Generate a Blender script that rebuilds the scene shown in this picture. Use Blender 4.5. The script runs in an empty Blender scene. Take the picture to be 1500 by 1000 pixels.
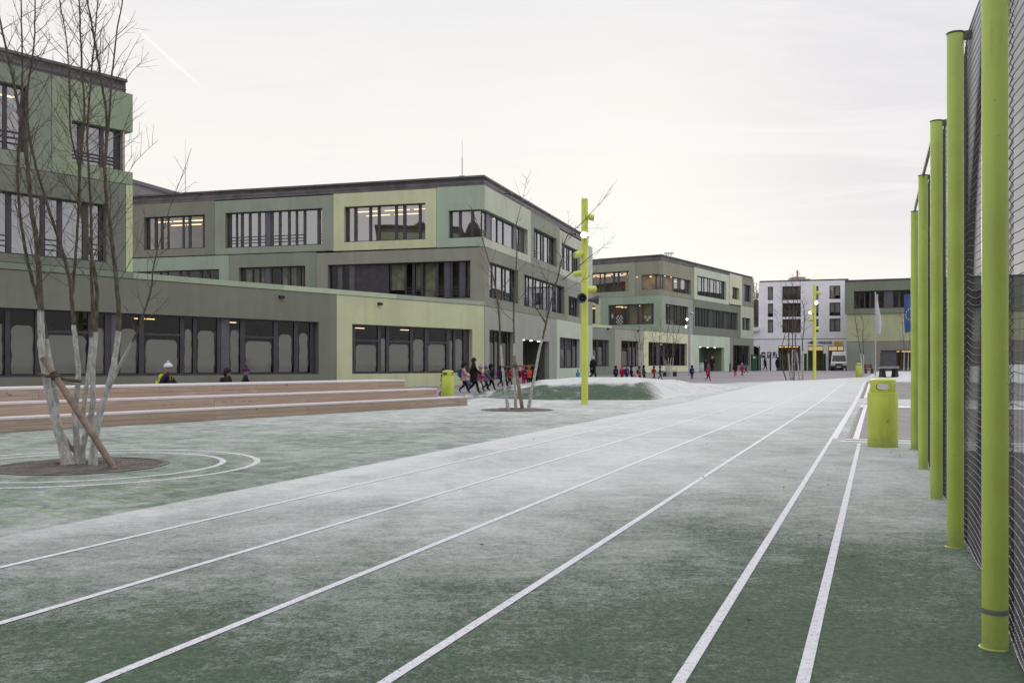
import bpy, bmesh, math, random
from mathutils import Vector, Matrix
random.seed(7)
R = random.Random(11)
scene = bpy.context.scene
COL = scene.collection
F = 1350.0; CX = 750.0; CY = 534.0; H = 1.35      # focal length in photo pixels, principal column, horizon row, eye height

def lerp(a, b, t): return a + (b - a) * t
def sstep(a, b, x):
    t = max(0.0, min(1.0, (x - a) / (b - a))); return t * t * (3 - 2 * t)
GZ = [(-400, 0), (0, 0), (32, 0), (44, .10), (54, .22), (68, .27), (80, .42), (95, .62), (115, .58), (134, .48), (170, .45), (3000, .45)]
def gz(y):
    for (a, za), (b, zb) in zip(GZ, GZ[1:]):
        if y <= b: return lerp(za, zb, (y - a) / (b - a))
    return GZ[-1][1]
def ground_at(u, v):
    """ground point seen at photo pixel (u, v)"""
    lo, hi = 1.0, 200.0
    for _ in range(50):
        m = .5 * (lo + hi)
        if CY + (H - gz(m)) * F / m > v: lo = m
        else: hi = m
    return Vector(((u - CX) / F * lo, lo, gz(lo)))
def pt(u, v, Y): return Vector(((u - CX) / F * Y, Y, H + (CY - v) / F * Y))
def px(u, Y): return (u - CX) / F * Y

# ------------------------------------------------------------------ objects
WL = {}
def tag(o, label=None, cat=None, group=None, kind=None):
    if label: o['label'] = label
    if cat: o['category'] = cat
    if group: o['group'] = group
    if kind: o['kind'] = kind
    return o
def empty(name, loc, label=None, cat=None, group=None, rz=0, sc=1):
    o = bpy.data.objects.new(name, None); COL.objects.link(o)
    o.location = loc; o.rotation_euler = (0, 0, rz); o.scale = (sc, sc, sc)
    o.empty_display_size = .2
    WL[o.name] = Vector(loc)
    return tag(o, label, cat, group)
class MB:
    """collects vertices and faces; build() links them as one mesh object"""
    def __init__(s): s.v = []; s.f = []; s.m = []
    def add(s, vs, fs, mi=0):
        b = len(s.v); s.v += [Vector(p) for p in vs]
        for f in fs: s.f.append([i + b for i in f]); s.m.append(mi)
    def box(s, x0, x1, y0, y1, z0, z1, mi=0):
        s.hexa([(x0,y0,z0),(x1,y0,z0),(x1,y1,z0),(x0,y1,z0),(x0,y0,z1),(x1,y0,z1),(x1,y1,z1),(x0,y1,z1)], mi)
    def hexa(s, p, mi=0):
        s.add(p, [(0,3,2,1),(4,5,6,7),(0,1,5,4),(1,2,6,5),(2,3,7,6),(3,0,4,7)], mi)
    def obox(s, c, dx, dy, dz, hx, hy, hz, mi=0):
        c = Vector(c); dx, dy, dz = Vector(dx).normalized(), Vector(dy).normalized(), Vector(dz).normalized()
        P = []
        for k in (-1, 1):
            for i, j in ((-1,-1),(1,-1),(1,1),(-1,1)): P.append(c + dx*hx*i + dy*hy*j + dz*hz*k)
        s.hexa(P, mi)
    def prism(s, poly, z0, z1, mi=0):
        n = len(poly)
        vs = [(p[0], p[1], z0) for p in poly] + [(p[0], p[1], z1) for p in poly]
        fs = [tuple(range(n))[::-1], tuple(range(n, 2*n))] + [(i, (i+1) % n, n+(i+1) % n, n+i) for i in range(n)]
        s.add(vs, fs, mi)
    def tube(s, pts, rad, n=6, cap=True, mi=0):
        pts = [Vector(p) for p in pts]
        if not hasattr(rad, '__len__'): rad = [rad] * len(pts)
        ref = None; rings = []; b = len(s.v)
        for i, p in enumerate(pts):
            t = (pts[min(i+1, len(pts)-1)] - pts[max(i-1, 0)])
            if t.length < 1e-9: t = Vector((0,0,1))
            t.normalize()
            if ref is None:
                ref = t.orthogonal().normalized()
            ref = (ref - t * ref.dot(t))
            if ref.length < 1e-6: ref = t.orthogonal()
            ref.normalize(); bi = t.cross(ref)
            for k in range(n):
                a = 2*math.pi*k/n
                s.v.append(p + (ref*math.cos(a) + bi*math.sin(a)) * rad[i])
        for i in range(len(pts)-1):
            for k in range(n):
                k2 = (k+1) % n
                s.f.append([b+i*n+k, b+i*n+k2, b+(i+1)*n+k2, b+(i+1)*n+k]); s.m.append(mi)
        if cap and n > 2:
            s.f.append([b+k for k in range(n)][::-1]); s.m.append(mi)
            e = b+(len(pts)-1)*n; s.f.append([e+k for k in range(n)]); s.m.append(mi)
    def lathe(s, prof, n=24, c=(0,0,0), mi=0, axis=None):
        """prof: (radius, height) pairs about axis (default +Z) at c"""
        c = Vector(c); ax = Vector(axis or (0,0,1)).normalized(); q = ax.orthogonal().normalized(); w = ax.cross(q)
        b = len(s.v)
        for r, z in prof:
            for k in range(n):
                a = 2*math.pi*k/n
                s.v.append(c + ax*z + (q*math.cos(a) + w*math.sin(a))*max(r, 1e-4))
        for i in range(len(prof)-1):
            for k in range(n):
                k2 = (k+1) % n
                s.f.append([b+i*n+k, b+i*n+k2, b+(i+1)*n+k2, b+(i+1)*n+k]); s.m.append(mi)
        s.f.append([b+k for k in range(n)][::-1]); s.m.append(mi)
        e = b+(len(prof)-1)*n; s.f.append([e+k for k in range(n)]); s.m.append(mi)
    def mesh(s, name, mats, off=Vector((0,0,0)), smooth=False):
        me = bpy.data.meshes.new(name)
        me.from_pydata([tuple(p - off) for p in s.v], [], s.f)
        for m in (mats if isinstance(mats, (list, tuple)) else [mats]): me.materials.append(m)
        me.polygons.foreach_set('material_index', s.m)
        if smooth: me.polygons.foreach_set('use_smooth', [True]*len(s.f))
        me.update(); return me
    def build(s, name, mats, parent=None, smooth=False, local=False, bevel=0):
        """world-space vertices (or parent-local ones with local=True)"""
        if parent is not None: off = Vector((0,0,0)) if local else WL[parent.name]
        else:
            xs = [p.x for p in s.v]; ys = [p.y for p in s.v]; zs = [p.z for p in s.v]
            off = Vector(((min(xs)+max(xs))/2, (min(ys)+max(ys))/2, min(zs)))
        o = bpy.data.objects.new(name, s.mesh(name, mats, off, smooth)); COL.objects.link(o)
        if parent is not None: o.parent = parent; WL[o.name] = Vector(off)
        else: o.location = off; WL[o.name] = Vector(off)
        if smooth:
            try: o.data.set_sharp_from_angle(angle=math.radians(40))
            except Exception: pass
        if bevel:
            b = o.modifiers.new('bevel', 'BEVEL'); b.width = bevel; b.segments = 2; b.limit_method = 'ANGLE'
        return o
def copy_tree(o, parent=None):
    c = o.copy(); COL.objects.link(c); c.parent = parent
    for ch in list(o.children): copy_tree(ch, c)
    return c

# ------------------------------------------------------------------ materials
def lin(c):
    c /= 255.0
    return c/12.92 if c <= .04045 else ((c+.055)/1.055)**2.4
def C(r, g, b, k=1.0): return tuple(min(.95, lin(x)*k) for x in (r, g, b)) + (1,)
class NT:
    def __init__(s, name):
        s.mat = bpy.data.materials.new(name); s.mat.use_nodes = True
        s.t = s.mat.node_tree; s.t.nodes.clear()
    def n(s, kind, ins=None, **at):
        nd = s.t.nodes.new(kind)
        for k, v in at.items(): setattr(nd, k, v)
        for k, v in (ins or {}).items():
            sk = nd.inputs[k]
            if hasattr(v, 'is_output'): s.t.links.new(v, sk)
            else: sk.default_value = v
        return nd
    def math(s, op, a, b=0.0, clamp=False):
        return s.n('ShaderNodeMath', {0: a, 1: b}, operation=op, use_clamp=clamp).outputs[0]
    def mix(s, f, a, b, bt='MIX'):
        nd = s.n('ShaderNodeMix', data_type='RGBA', blend_type=bt)
        for i, v in ((0, f), (6, a), (7, b)):
            if hasattr(v, 'is_output'): s.t.links.new(v, nd.inputs[i])
            else: nd.inputs[i].default_value = v
        return nd.outputs[2]
    def rng(s, x, a, b, c, d, mode='SMOOTHSTEP'):
        return s.n('ShaderNodeMapRange', {0: x, 1: a, 2: b, 3: c, 4: d}, interpolation_type=mode).outputs[0]
    def noise(s, vec, scale, detail=3, rough=.55, stretch=None, dist=0.0):
        if stretch: vec = s.n('ShaderNodeMapping', {'Vector': vec, 'Scale': stretch}).outputs[0]
        return s.n('ShaderNodeTexNoise', {'Vector': vec, 'Scale': scale, 'Detail': detail, 'Roughness': rough, 'Distortion': dist}).outputs[0]
    def pos(s): return s.n('ShaderNodeNewGeometry').outputs['Position']
    def obj(s): return s.n('ShaderNodeTexCoord').outputs['Object']
    def bump(s, h, st, d): return s.n('ShaderNodeBump', {'Height': h, 'Strength': st, 'Distance': d}).outputs[0]
    def out(s, sh): s.n('ShaderNodeOutputMaterial', {'Surface': sh}); return s.mat
    def bsdf(s, col, rough=.6, metal=0.0, nor=None, spec=.4, extra=None):
        ins = {'Base Color': col, 'Roughness': rough, 'Metallic': metal, 'Specular IOR Level': spec}
        if nor is not None: ins['Normal'] = nor
        ins.update(extra or {})
        return s.out(s.n('ShaderNodeBsdfPrincipled', ins).outputs[0])
def plain(name, c, rough=.55, metal=0.0, var=.15, scale=8.0, spec=.4, bump=0.0):
    """painted or moulded surface with slight uneven tone"""
    t = NT(name); p = t.obj(); n1 = t.noise(p, scale, 5)
    d = tuple(x*(1-var) for x in c[:3]) + (1,); l = tuple(min(1, x*(1+var)) for x in c[:3]) + (1,)
    col = t.mix(t.rng(n1, .3, .7, 0, 1), d, l)
    nor = t.bump(t.noise(p, scale*12, 2), bump, .01) if bump else None
    return t.bsdf(col, rough, metal, nor, spec)
def emit(name, c, st):
    t = NT(name); return t.out(t.n('ShaderNodeEmission', {'Color': c, 'Strength': st}).outputs[0])
_fm = {}
def facade(r, g, b, k=1.98):
    """stained fair-faced concrete panel"""
    key = (r, g, b)
    if key in _fm: return _fm[key]
    t = NT('stained_concrete'); p = t.pos()
    c = C(r, g, b, k); m = .3*c[0]+.59*c[1]+.11*c[2]; c = tuple(lerp(x, m, .31) for x in c[:3])+(1,)
    d = tuple(x*.91 for x in c[:3]) + (1,); l = tuple(x*1.06 for x in c[:3]) + (1,)
    cloud = t.noise(p, .55, 5, .6)
    streak = t.noise(p, 2.2, 4, .6, (1, 1, .12))
    grain = t.noise(p, 45, 3, .7)
    f = t.math('ADD', t.math('MULTIPLY', cloud, .55), t.math('MULTIPLY', streak, .45))
    col = t.mix(t.rng(f, .36, .64, 0, 1), d, l)
    col = t.mix(t.rng(grain, .55, .75, 0, .45), col, tuple(x*1.35 for x in c[:3]) + (1,))
    col = t.mix(t.rng(t.noise(p, 38, 2), .62, .75, 0, .35), col, tuple(x*.5 for x in c[:3]) + (1,))
    _fm[key] = t.bsdf(col, .85, 0, t.bump(grain, .25, .01), .25)
    return _fm[key]
M = {}
M['frame'] = plain('anthracite_frame', (.056, .053, .064, 1), .45, .0, .15, 3)
M['infill'] = plain('mauve_metal_panel', (.115, .108, .135, 1), .38, .25, .12, 3)
M['fascia'] = plain('roof_edge_metal', (.125, .115, .130, 1), .45, .2, .3, 1.2)
M['roof'] = plain('roof_gravel', (.2, .19, .18, 1), .95, 0, .3, 3)
M['dark'] = plain('dark_rubber', (.02, .02, .022, 1), .7)
M['rail'] = plain('rail_metal', (.10, .10, .12, 1), .4, .4)
M['film'] = plain('frosted_film', (.56, .55, .54, 1), .5, 0, .06, .7)
def glass(name, refl, tint, k=.8):
    t = NT(name); p = t.obj()
    fr = t.n('ShaderNodeLayerWeight', {'Blend': .35}).outputs['Fresnel']
    f = t.math('ADD', t.math('MULTIPLY', fr, k), refl, True)
    wav = t.bump(t.noise(p, .6, 2), .02, .1)
    g = t.n('ShaderNodeBsdfGlossy', {'Color': (.93, .95, .98, 1), 'Roughness': .015, 'Normal': wav}).outputs[0]
    tr = t.n('ShaderNodeBsdfTransparent', {'Color': tint}).outputs[0]
    return t.out(t.n('ShaderNodeMixShader', {0: f, 1: tr, 2: g}).outputs[0])
M['glass'] = glass('window_glass', .30, (.75, .77, .76, 1))
M['glass_low'] = glass('ground_floor_glass', .0, (.72, .73, .70, 1), .6)
M['glass_lit'] = glass('lit_room_glass', .08, (.85, .85, .82, 1))
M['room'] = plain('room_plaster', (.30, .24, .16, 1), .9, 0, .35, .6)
M['room_dark'] = plain('room_dim_plaster', (.085, .075, .06, 1), .9, 0, .3, .6)  # darker copy for unlit rooms, their gloom put into the colour
M['strip'] = emit('ceiling_strip_light', (1, .66, .32, 1), 2.4)
M['net_curtain'] = plain('pale_curtain', (.82, .78, .76, 1), .9, 0, .1, 2)  # pale sheet behind house panes, sky reflection put into its colour
M['curtain'] = plain('curtain_cloth', (.34, .35, .27, 1), .9, 0, .35, 2)
M['white'] = plain('white_paint', (.75, .75, .77, 1), .6)
def weathered(name, c):
    t = NT(name); p = t.pos(); n = t.noise(p, 2.2, 5); z = t.n('ShaderNodeSeparateXYZ', {0: p}).outputs[2]
    col = t.mix(t.rng(n, .3, .7, 0, 1), tuple(x*.9 for x in c[:3])+(1,), tuple(min(1, x*1.08) for x in c[:3])+(1,))
    drip = t.noise(p, 14, 5, .75, (1, 1, .10)); spots = t.noise(p, 55, 2, .5)
    col = t.mix(t.rng(drip, .56, .74, 0, .32), col, (.17, .18, .09, 1))
    col = t.mix(t.rng(spots, .73, .77, 0, .7), col, (.12, .12, .07, 1))
    splash = t.math('MULTIPLY', t.rng(t.math('ADD', z, t.math('MULTIPLY', t.noise(p, 9, 4, .7), .3)), .12, .42, .75, 0), t.noise(p, 24, 4, .7))
    col = t.mix(splash, col, (.15, .16, .11, 1))
    return t.bsdf(col, t.rng(n, .3, .7, .34, .52), 0, t.bump(n, .05, .05), .5)
M['limed'] = weathered('weathered_lime_paint', C(152, 168, 78, 1.38))
M['steel'] = plain('galvanised_steel', (.42, .43, .45, 1), .35, .7)
M['lime'] = weathered('lime_paint', C(164, 175, 70, 1.34))
# ------------------------------------------------------------------ facades
class Fac:
    """a vertical facade plane: start point, direction along the wall"""
    def __init__(s, p0, d, z0=0.0):
        s.p0 = Vector((p0[0], p0[1], 0)); s.d = Vector((d[0], d[1], 0)).normalized()
        n = Vector((-s.d.y, s.d.x, 0))
        if n.dot(s.p0) < 0: n = -n
        s.n = n                                            # into the building
    def s(s, u):
        k = (u - CX) / F; a, b = s.p0, s.d
        return (k*a.y - a.x) / (b.x - k*b.y)
    def Y(s, u): return s.p0.y + s.d.y * s.s(u)
    def z(s, u, v): return H + (CY - v) / F * s.Y(u)
    def P(s, a, z, dep=0.0):
        q = s.p0 + s.d*a + s.n*dep; return Vector((q.x, q.y, z))
    def rect(s, u0, u1, ur, vt, vb):
        a, b = sorted((s.s(u0), s.s(u1)))
        return [a, b, s.z(ur, vb), s.z(ur, vt)]
def grid_slab(mb, fac, rect, holes, d0, d1, mi=0):
    """slab between depths d0 and d1 with rectangular holes, closed on every side"""
    a0, a1, z0, z1 = rect
    xs = sorted(set([a0, a1] + [x for h in holes for x in h[:2] if a0 < x < a1]))
    zs = sorted(set([z0, z1] + [x for h in holes for x in h[2:] if z0 < x < z1]))
    def solid(i, j):
        if i < 0 or j < 0 or i >= len(xs)-1 or j >= len(zs)-1: return False
        cx, cz = (xs[i]+xs[i+1])/2, (zs[j]+zs[j+1])/2
        return not any(h[0] < cx < h[1] and h[2] < cz < h[3] for h in holes)
    for i in range(len(xs)-1):
        for j in range(len(zs)-1):
            if not solid(i, j): continue
            A, B, c, d = xs[i], xs[i+1], zs[j], zs[j+1]
            P = fac.P
            mb.add([P(A,c,d0), P(B,c,d0), P(B,d,d0), P(A,d,d0)], [(0,1,2,3)], mi)
            mb.add([P(A,c,d1), P(B,c,d1), P(B,d,d1), P(A,d,d1)], [(3,2,1,0)], mi)
            for (di, dj, p, q) in ((-1,0,(A,c),(A,d)), (1,0,(B,d),(B,c)), (0,-1,(B,c),(A,c)), (0,1,(A,d),(B,d))):
                if not solid(i+di, j+dj):
                    mb.add([P(*p,d0), P(*q,d0), P(*q,d1), P(*p,d1)], [(0,1,2,3)], mi)
REV = .26
def W(u0, u1, vt, vb, ur=None, segs=None, lit=0, low=False, film=False, rails=False, corner=None, pitch=None, seed=1,
      depth=4.0, curtain=False, blind=None, door=False, refl=None, strips=3, rev=None, frame=True):
    return dict(locals())
def window(parent, fac, w):
    u0, u1 = w['u0'], w['u1']; ur = u0 if w['ur'] is None else w['ur']
    r = fac.rect(u0, u1, ur, w['vt'], w['vb']); hole = list(r)
    if not w['frame']: return hole
    rev = REV if w['rev'] is None else w['rev']
    if w['corner'] is not None:                            # glass meets at the building corner
        e = rev + .02
        if abs(r[0] - fac.s(w['corner'])) < abs(r[1] - fac.s(w['corner'])): r[0] += e
        else: r[1] -= e
    rr = random.Random(w['seed'])
    bar, tk = .065, .085
    segs = w['segs']
    cells = []                                             # (kind, a, b, z0, z1)
    zt, zb = r[3]-bar*.9, r[2]+bar*1.25
    if segs is None:
        width = r[1]-r[0]; a = r[0]+bar; p = w['pitch'] or .8; wide = rr.random() < .5; segs = []
        while a < r[1]-bar-.18:
            ww = p*rr.uniform(.95,1.2) if wide else p*rr.uniform(.45,.6)
            b = min(a+ww, r[1]-bar)
            if r[1]-bar-b < .25: b = r[1]-bar
            segs.append(('g', a, b)); a = b+rr.choice((.11,.11,.2)); wide = not wide
    else:
        segs = [(k,)+tuple(sorted((fac.s(a), fac.s(b)))) for k, a, b in segs]
        segs = [(k, max(a, r[0]+.03), min(b, r[1]-.03)) for k, a, b in segs if b > r[0]+.08 and a < r[1]-.08]
    panes = []; pan = []; films = []; rails = []
    hgt = zt-zb
    for k, a, b in segs:
        if k == 'p': pan.append((a, b)); continue
        if k == 't':
            zc = zb+hgt*.665
            panes += [(a, b, zb, zc), (a, b, zc+.09, zt)]
            if w['film']: films.append((a, b, zb, zc, 1))
        else:
            panes.append((a, b, zb, zt))
            if w['film']: films.append((a, b, zb, zb+hgt*.84, 0))
            if w['rails'] and (b-a) < 0.78: rails.append((a, b))
    mb = MB()
    grid_slab(mb, fac, r, panes+[(a, b, zb, zt) for a, b in pan], rev, rev+tk, 0)
    for a, b in pan:
        ribs = w['blind'] and (b-a) > 1.2
        if ribs:
            n = int((zt-zb)/.085)
            for i in range(n):
                z = zb+i*(zt-zb)/n
                P = fac.P
                mb.add([P(a,z,rev+.03),P(b,z,rev+.03),P(b,z+.07,rev+.005),P(a,z+.07,rev+.005),P(b,z+.085,rev+.03),P(a,z+.085,rev+.03)], [(0,1,2,3),(3,2,4,5)], 1)
            mb.add([fac.P(a,zb,rev+.06),fac.P(b,zb,rev+.06),fac.P(b,zt,rev+.06),fac.P(a,zt,rev+.06)], [(0,1,2,3)], 1)
        else:
            grid_slab(mb, fac, [a+.012, b-.012, zb, zt], [], rev-.012, rev+.05, 1)
    # sheet metal sill
    grid_slab(mb, fac, [r[0]+.002, r[1]-.002, hole[2]+.002, hole[2]+.035], [], .02, rev-.002, 0)
    o = mb.build('window', [M['frame'], M['infill']], parent)
    gm = w['refl'] or ('glass_lit' if w['lit'] else ('glass_low' if w['low'] else 'glass'))
    g = MB()
    for a, b, c, d in panes:
        g.add([fac.P(a-.01,c-.01,rev+.045), fac.P(b+.01,c-.01,rev+.045), fac.P(b+.01,d+.01,rev+.045), fac.P(a-.01,d+.01,rev+.045)], [(0,1,2,3)])
    if panes: g.build('pane', M[gm], o)
    # the room behind the glass
    d0, d1 = rev+.10, rev+w['depth']; P = fac.P
    A, B, c, d = r[0]-.25, r[1]+.25, r[2]-(.05 if w['low'] else .6), r[3]+.25
    if w['corner'] is not None:
        A, B = r[0]+.02, r[1]-.02
    rm = MB()
    q = [P(A,c,d0),P(B,c,d0),P(B,d,d0),P(A,d,d0),P(A,c,d1),P(B,c,d1),P(B,d,d1),P(A,d,d1)]
    rm.add(q, [(4,5,6,7),(0,4,7,3),(1,2,6,5),(0,1,5,4),(3,7,6,2)], 0)
    if w['lit']:
        n = w['strips']
        for i in range(n):
            s0 = lerp(A, B, (i+.35)/n); L = .42*(B-A)/n
            for dd in (1.0, 2.5):
                rm.hexa([P(s0-L,d-.40,dd+rev),P(s0+L,d-.40,dd+rev),P(s0+L,d-.40,dd+rev+.12),P(s0-L,d-.40,dd+rev+.12),
                         P(s0-L,d-.36,dd+rev),P(s0+L,d-.36,dd+rev),P(s0+L,d-.36,dd+rev+.12),P(s0-L,d-.36,dd+rev+.12)], 1)
        # shelves and boards on the back wall
        for i in range(int((B-A)/1.1)):
            s0 = A+.3+i*1.1; hh = rr.uniform(.5, 1.7)
            if s0+.8 < B: grid_slab(rm, fac, [s0, s0+rr.uniform(.4,.8), c, c+hh], [], d1-.45, d1-.02, rr.choice((2,3,4)))
    else:
        for i in range(int((B-A)/1.6)):
            s0 = A+.3+i*1.6
            if s0+1 < B: grid_slab(rm, fac, [s0, s0+rr.uniform(.6,1.), c, c+rr.uniform(.8,1.6)], [], d1-.6, d1-.02, rr.choice((0,2)))
        if w['low']:
            for i in range(int((B-A)/.9)):
                s0 = A+.2+i*.9+rr.uniform(0,.4); z_ = d-rr.uniform(.5,1.3)
                if s0+.6 < B and rr.random() < .7: grid_slab(rm, fac, [s0, s0+rr.uniform(.3,.7), z_-rr.uniform(.3,.8), z_], [], d1-.66-(rr.random() < .4)*1.6, d1-.62, rr.choice((3,4,2,4)))
            for i in range(max(1, int((B-A)/4.6))):
                s0 = lerp(A, B, (i+rr.uniform(.2,.8))/max(1, int((B-A)/4.6)))
                rm.hexa([P(s0-.45,d-.36,1.9),P(s0+.45,d-.36,1.9),P(s0+.45,d-.36,1.97),P(s0-.45,d-.36,1.97),
                         P(s0-.45,d-.33,1.9),P(s0+.45,d-.33,1.9),P(s0+.45,d-.33,1.97),P(s0-.45,d-.33,1.97)], 1)
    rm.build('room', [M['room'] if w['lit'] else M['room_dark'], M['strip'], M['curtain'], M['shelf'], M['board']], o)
    if films:
        fm = MB()
        for a, b, c0, c1, big in films:
            wd = b-a; mx = min(.10, wd*.16)*rr.uniform(.6,1.2); a2, b2 = a+mx, b-mx*rr.uniform(.4,1.2)
            top = lerp(c0, c1, rr.uniform(.88,.97)); rad = min(.22, (b2-a2)*.45)
            pts = []
            n = 6
            wob = lambda t: .018*math.sin(t*9+a*5)+.012*math.sin(t*23+a)
            for i in range(8): z = lerp(c0+.03, top-rad, i/7); pts.append((b2+wob(z), z))
            for i in range(1, n): t = i/n*math.pi/2; pts.append((b2-rad+rad*math.cos(t), top-rad+rad*math.sin(t)))
            for i in range(n): t = math.pi/2+i/n*math.pi/2; pts.append((a2+rad+rad*math.cos(t), top-rad+rad*math.sin(t)))
            for i in range(8): z = lerp(top-rad, c0+.03, i/7); pts.append((a2+wob(z+2), z))
            fm.add([fac.P(x, z, rev+.075) for x, z in pts], [tuple(range(len(pts)))])
        fm.build('privacy_film', M['film'], o)
    if rails:
        rl = MB()
        for a, b in rails:
            for k in (.10, .19, .28):
                z = zb+hgt*k
                grid_slab(rl, fac, [a-.02, b+.02, z, z+.035], [], rev-.045, rev-.015)
        rl.build('guard_rail', M['rail'], o)
    if w['curtain']:
        cu = MB()
        for k, a, b in segs:
            if k == 'p': continue
            n = max(4, int((b-a)/.05)); sk = rr.random()
            if sk < (.3 if w['curtain'] == 1 else .12): continue
            cl = zb+hgt*rr.choice((.02,.02,.25))
            for i in range(n):
                x0, x1 = lerp(a,b,i/n), lerp(a,b,(i+1)/n)
                e0, e1 = (rev+.2+.03*math.sin(i*1.3), rev+.2+.03*math.sin((i+1)*1.3))
                cu.add([fac.P(x0,cl,e0),fac.P(x1,cl,e1),fac.P(x1,zt,e1),fac.P(x0,zt,e0)], [(0,1,2,3)])
        if cu.f: cu.build('curtain', M['net_curtain' if w['curtain'] == 2 else 'curtain'], o)  # on the white house the pale sheet imitates reflected sky
    return hole
PN = [0]
def panel(parent, fac, u0, u1, ur, vt, vb, color, wins=(), proud=0.0, jl=.012, jr=.012, name='wall_panel', zb=None, zt=None, s1=None):
    r = fac.rect(u0, u1, ur, vt, vb)
    if zb is not None: r[2] = zb
    if zt is not None: r[3] = zt
    if s1 is not None: r[1] = s1
    holes = [window(parent, fac, w) for w in wins]
    mb = MB()
    rr = [r[0]+jl, r[1]-jr, r[2]+.012, r[3]-.012]
    holes = [[h[0]-(5 if h[0] < rr[0]+.03 else 0)*0 if h[0] > rr[0]+.03 else rr[0]-1, h[1] if h[1] < rr[1]-.03 else rr[1]+1,
              h[2] if h[2] > rr[2]+.03 else rr[2]-1, h[3]] for h in holes]
    grid_slab(mb, fac, rr, holes, -proud, .34)
    return mb.build(name, facade(*color), parent)
M['shelf'] = plain('shelf_wood', (.20, .13, .07, 1), .6)
M['board'] = plain('pin_board', (.30, .34, .38, 1), .7, 0, .4, 6)
def roof(parent, poly, ztop, zfas, back=.0):
    """flat roof with a dark metal edge; poly: plan corners"""
    mb = MB(); n = len(poly)
    c = sum((Vector((p[0], p[1], 0)) for p in poly), Vector())/n
    mb.prism(poly, ztop-.30, ztop-.06, 0)
    o = mb.build('roof', M['roof'], parent)
    fb = MB()
    for i in range(n):
        a = Vector((*poly[i], 0)); b = Vector((*poly[(i+1) % n], 0))
        d = (b-a).normalized(); nn = Vector((-d.y, d.x, 0))
        if nn.dot(c-a) > 0: nn = -nn                      # outward
        pa, pb = a, b
        # upright, with a stepped lip
        m = (pa+pb)/2; L = (pb-pa).length/2
        fb.obox((m.x+nn.x*-.06, m.y+nn.y*-.06, (zfas+ztop)/2), d, nn, (0,0,1), L, .06, (ztop-zfas)/2)
        fb.obox((m.x+nn.x*.012, m.y+nn.y*.012, ztop-.05), d, nn, (0,0,1), L+.03, .05, .055)
        fb.obox((m.x+nn.x*.006, m.y+nn.y*.006, zfas+.32*(ztop-zfas)), d, nn, (0,0,1), L+.01, .022, .016)
    fb.build('roof_edge', M['fascia'], o)
    return o
def back_walls(parent, pts, z0, z1, color):
    mb = MB()
    for a, b in zip(pts, pts[1:]):
        a = Vector((*a, 0)); b = Vector((*b, 0)); d = (b-a).normalized(); nn = Vector((-d.y, d.x, 0))
        m = (a+b)/2
        mb.obox((m.x, m.y, (z0+z1)/2), d, nn, (0,0,1), (b-a).length/2, .15, (z1-z0)/2)
    return mb.build('wall', facade(*color), parent)

# ------------------------------------------------------------------ school: middle block, low wing, near block
C2 = (px(710, 54), 54.0)
FW = Fac(C2, ((1830-CX)/F, 1.0))                 # low wing and near block share this plane
FL = Fac(C2, ((-4062-CX)/F, 1.0))                # middle block, long front
FR = Fac(C2, ((1180-CX)/F, 1.0))                 # middle block, side towards the yard
OLIVE = (98, 99, 84); GREY = (108, 116, 101); YEL = (150, 155, 113); SAGE = (118, 136, 116); DOL = (108, 109, 98)
PALE = (142, 148, 128); CONC = (117, 119, 110); LSAGE = (112, 127, 112)

mid = empty('school_building', (C2[0], C2[1], .2), 'three-storey block of green and olive concrete panels rising behind the low wing', 'building')
gl = lambda *p: [('g', a, b) for a, b in p]
# top storey, long front
panel(mid, FL, 150, 314, 196, 300, 377.6, OLIVE, [W(211,300,318.5,366.5,segs=gl((215.5,222.5),(226.5,231.5),(235,241.5),(243.5,263.5),(266,272.5),(276,293.5),(296,300)),lit=1,seed=3,depth=5,strips=4)])
panel(mid, FL, 314, 488, 314, 294.6, 373.5, GREY, [W(330,472,312,363.5,segs=gl((335.6,342),(344.7,349.3),(353,361),(364.5,374.5),(378,385))+[('p',385.6,393.5)]+gl((397,405),(408.5,418.6),(422,430),(433,441.5),(445,461.8),(466.4,471.6)),rails=1,seed=4)])
panel(mid, FL, 488, 639.5, 488, 284, 368, YEL, [W(504,623,303,355,segs=gl((509,516),(520.5,538),(542,550.6),(554.6,576),(580,588),(592.5,611),(615,622)),lit=2,seed=5,refl='glass',depth=4.5)])
panel(mid, FL, 639.5, 710, 639.5, 274.5, 363, SAGE, [W(657,710,308.5,349,ur=657,segs=gl((660.5,670),(674,688),(692,703)),lit=2,seed=6,refl='glass',corner=710,strips=2,depth=3)], jl=.0)
# first floor, long front
panel(mid, FL, 150, 335.5, 335.5, 373.5, 440, LSAGE, [W(170,321,394,438,ur=321,seed=7,refl='glass_low')])
panel(mid, FL, 335.5, 463, 335.5, 373.5, 448, (98,106,92), [W(350,447,392,440,segs=gl((355,366),(367.5,376),(377.5,384))+[('p',385,393)]+gl((395,407),(409,418),(422,431.5),(437.5,441),(443,446)),seed=8,curtain=1,refl='glass_low')])
panel(mid, FL, 463, 710, 710, 361.6, 448, DOL, [W(480,689,381.2,436.5,ur=689,segs=gl((482,491.5))+[('p',492.5,499)]+gl((500.3,508.5))+[('p',509,517),('p',519,562.5)]+gl((567,591),(592.8,601.6),(605.3,614),(617.7,636.7),(640,648))+[('p',648.5,657)]+gl((661,670.5))+[('p',671,679.5)]+gl((680.5,688)),curtain=1,blind=1,seed=9,refl='glass_low',rails=1)], jl=.0)
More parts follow.
